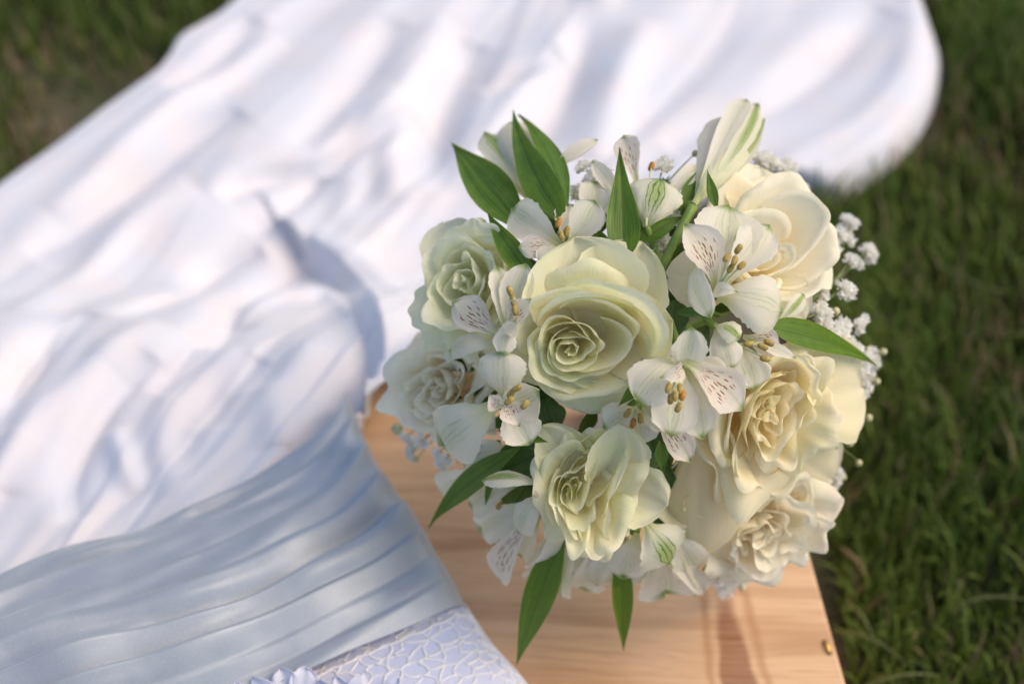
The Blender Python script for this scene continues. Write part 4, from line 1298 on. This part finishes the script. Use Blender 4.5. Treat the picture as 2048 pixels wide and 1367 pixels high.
def sprig(label, root_pt, blossoms, buds):
    c0 = S(*root_pt)
    parts = []
    root = bpy.data.objects.new('baby_breath_sprig', bpy.data.meshes.new('baby_breath_sprig'))
    scn.collection.objects.link(root); root.parent = bq
    tag(root, label)
    for kind, lst in (('b', blossoms), ('u', buds)):
        for it in lst:
            px, py, off = it[:3]; sc = it[3] if len(it) > 3 else 1.0
            e = S(px, py, off)
            mid = (c0 + e) / 2 + rgg.normal(0, .003, 3)
            t = np.linspace(0, 1, 7)[:, None]
            cc = c0 * (1-t)**2 + 2*mid*t*(1-t) + e*t**2
            parts.append(tube(cc, np.linspace(.0005, .00028, 7), 5))
            o = bpy.data.objects.new('blossom' if kind == 'b' else 'flower_bud', BLO if kind == 'b' else BUD)
            scn.collection.objects.link(o); o.parent = root
            d = Vector(nrmz(nrmz(e - c0) * .8 + camv(0, 0, 1) * .7 + rgg.normal(0, .3, 3)))
            o.location = e; o.rotation_euler = d.to_track_quat('Z', 'Y').to_euler()
            s_ = sc * rgg.uniform(.9, 1.12) * (1.55 if kind == 'b' else 1.3)
            o.scale = (s_, s_, s_ * .9)
    V, Fc = join(parts)
    root.data.from_pydata([tuple(v) for v in V], [], Fc)
    root.data.materials.append(STEM_THIN)
    return root
sprig("airy white baby's breath sprig sticking out on the right side", (1560, 640, -2.8),
      [(1693, 445, -1.6), (1703, 452, -1.7), (1684, 462, -1.6), (1695, 478, -1.6), (1678, 470, -1.5), (1666, 496, -1.6), (1735, 503, -1.6), (1742, 512, -1.6), (1710, 526, -1.5), (1700, 522, -1.6), (1686, 578, -1.4), (1698, 584, -1.4),
       (1638, 560, -1.8), (1642, 585, -1.7), (1640, 618, -1.6), (1650, 632, -1.6), (1632, 628, -1.6), (1722, 640, -1.4), (1716, 652, -1.4), (1672, 655, -1.4), (1685, 650, -1.5), (1662, 668, -1.4), (1678, 672, -1.4), (1648, 655, -1.6)],
      [(1672, 622, -1.6), (1645, 545, -1.8)])
sprig("baby's breath sprig with round buds below the right leaf", (1600, 760, -2.8),
      [(1741, 712, -1.2, 1.15), (1748, 722, -1.2), (1732, 718, -1.3), (1722, 742, -1.4), (1738, 750, -1.4, .9), (1731, 772, -1.5, .9), (1708, 700, -1.5), (1694, 712, -1.5), (1700, 690, -1.6), (1712, 735, -1.6), (1722, 790, -1.8)],
      [(1767, 703, -1.2), (1754, 762, -1.3), (1738, 835, -1.5), (1714, 841, -1.5), (1735, 700, -1.3)])
sprig("thin baby's breath sprig of closed buds at the lower right", (1590, 880, -3.0), [(1665, 965, -2.6), (1672, 950, -2.6)],
      [(1700, 886, -1.6), (1671, 890, -1.7), (1718, 925, -1.7), (1686, 953, -1.8), (1655, 912, -1.9)])
sprig("blurred baby's breath between the buds at the top", (1290, 430, -3.2),
      [(1330, 328, -2.6), (1322, 338, -2.6), (1190, 352, -2.8), (1180, 365, -2.8), (1200, 372, -2.8), (1168, 335, -2.8, .9), (1188, 388, -2.8), (1210, 396, -2.8), (1160, 385, -2.8), (1322, 475, -2.2), (1305, 490, -2.2), (1330, 488, -2.2), (1340, 420, -2.4), (1348, 436, -2.4), (1295, 498, -2.2), (1210, 350, -2.8), (1222, 420, -2.7)],
      [(1391, 307, -2.4), (1190, 328, -2.6), (1375, 350, -2.4)])
sprig("blurred baby's breath behind the upper right rose", (1510, 450, -3.4),
      [(1530, 318, -3.0), (1540, 325, -3.0), (1520, 322, -3.0), (1572, 332, -2.8), (1582, 340, -2.8), (1566, 342, -2.8), (1590, 378, -2.4), (1602, 384, -2.4), (1580, 382, -2.4), (1596, 390, -2.4)],
      [(1560, 365, -2.8)])
sprig("bluish shaded baby's breath low on the left over the wood", (930, 800, -3.6),
      [(812, 725, -3.2), (805, 765, -3.2), (798, 800, -3.2), (812, 815, -3.2), (795, 782, -3.2), (815, 870, -3.2, .9), (838, 850, -3.2), (852, 860, -3.2), (825, 905, -3.2), (828, 885, -3.2), (880, 905, -3.2), (885, 925, -3.2), (895, 915, -3.2), (845, 880, -3.2)],
      [(794, 857, -3.0, 1.5), (832, 918, -3.2)])
sprig("baby's breath hanging below the lower right rose", (1440, 1090, -4.0),
      [(1435, 1158, -3.6), (1445, 1170, -3.6), (1452, 1180, -3.6), (1460, 1155, -3.6), (1475, 1160, -3.6), (1490, 1150, -3.6), (1398, 1165, -3.6), (1392, 1155, -3.6), (1408, 1150, -3.6), (1500, 1143, -3.6)],
      [(1485, 1175, -3.5), (1390, 1185, -3.5)])
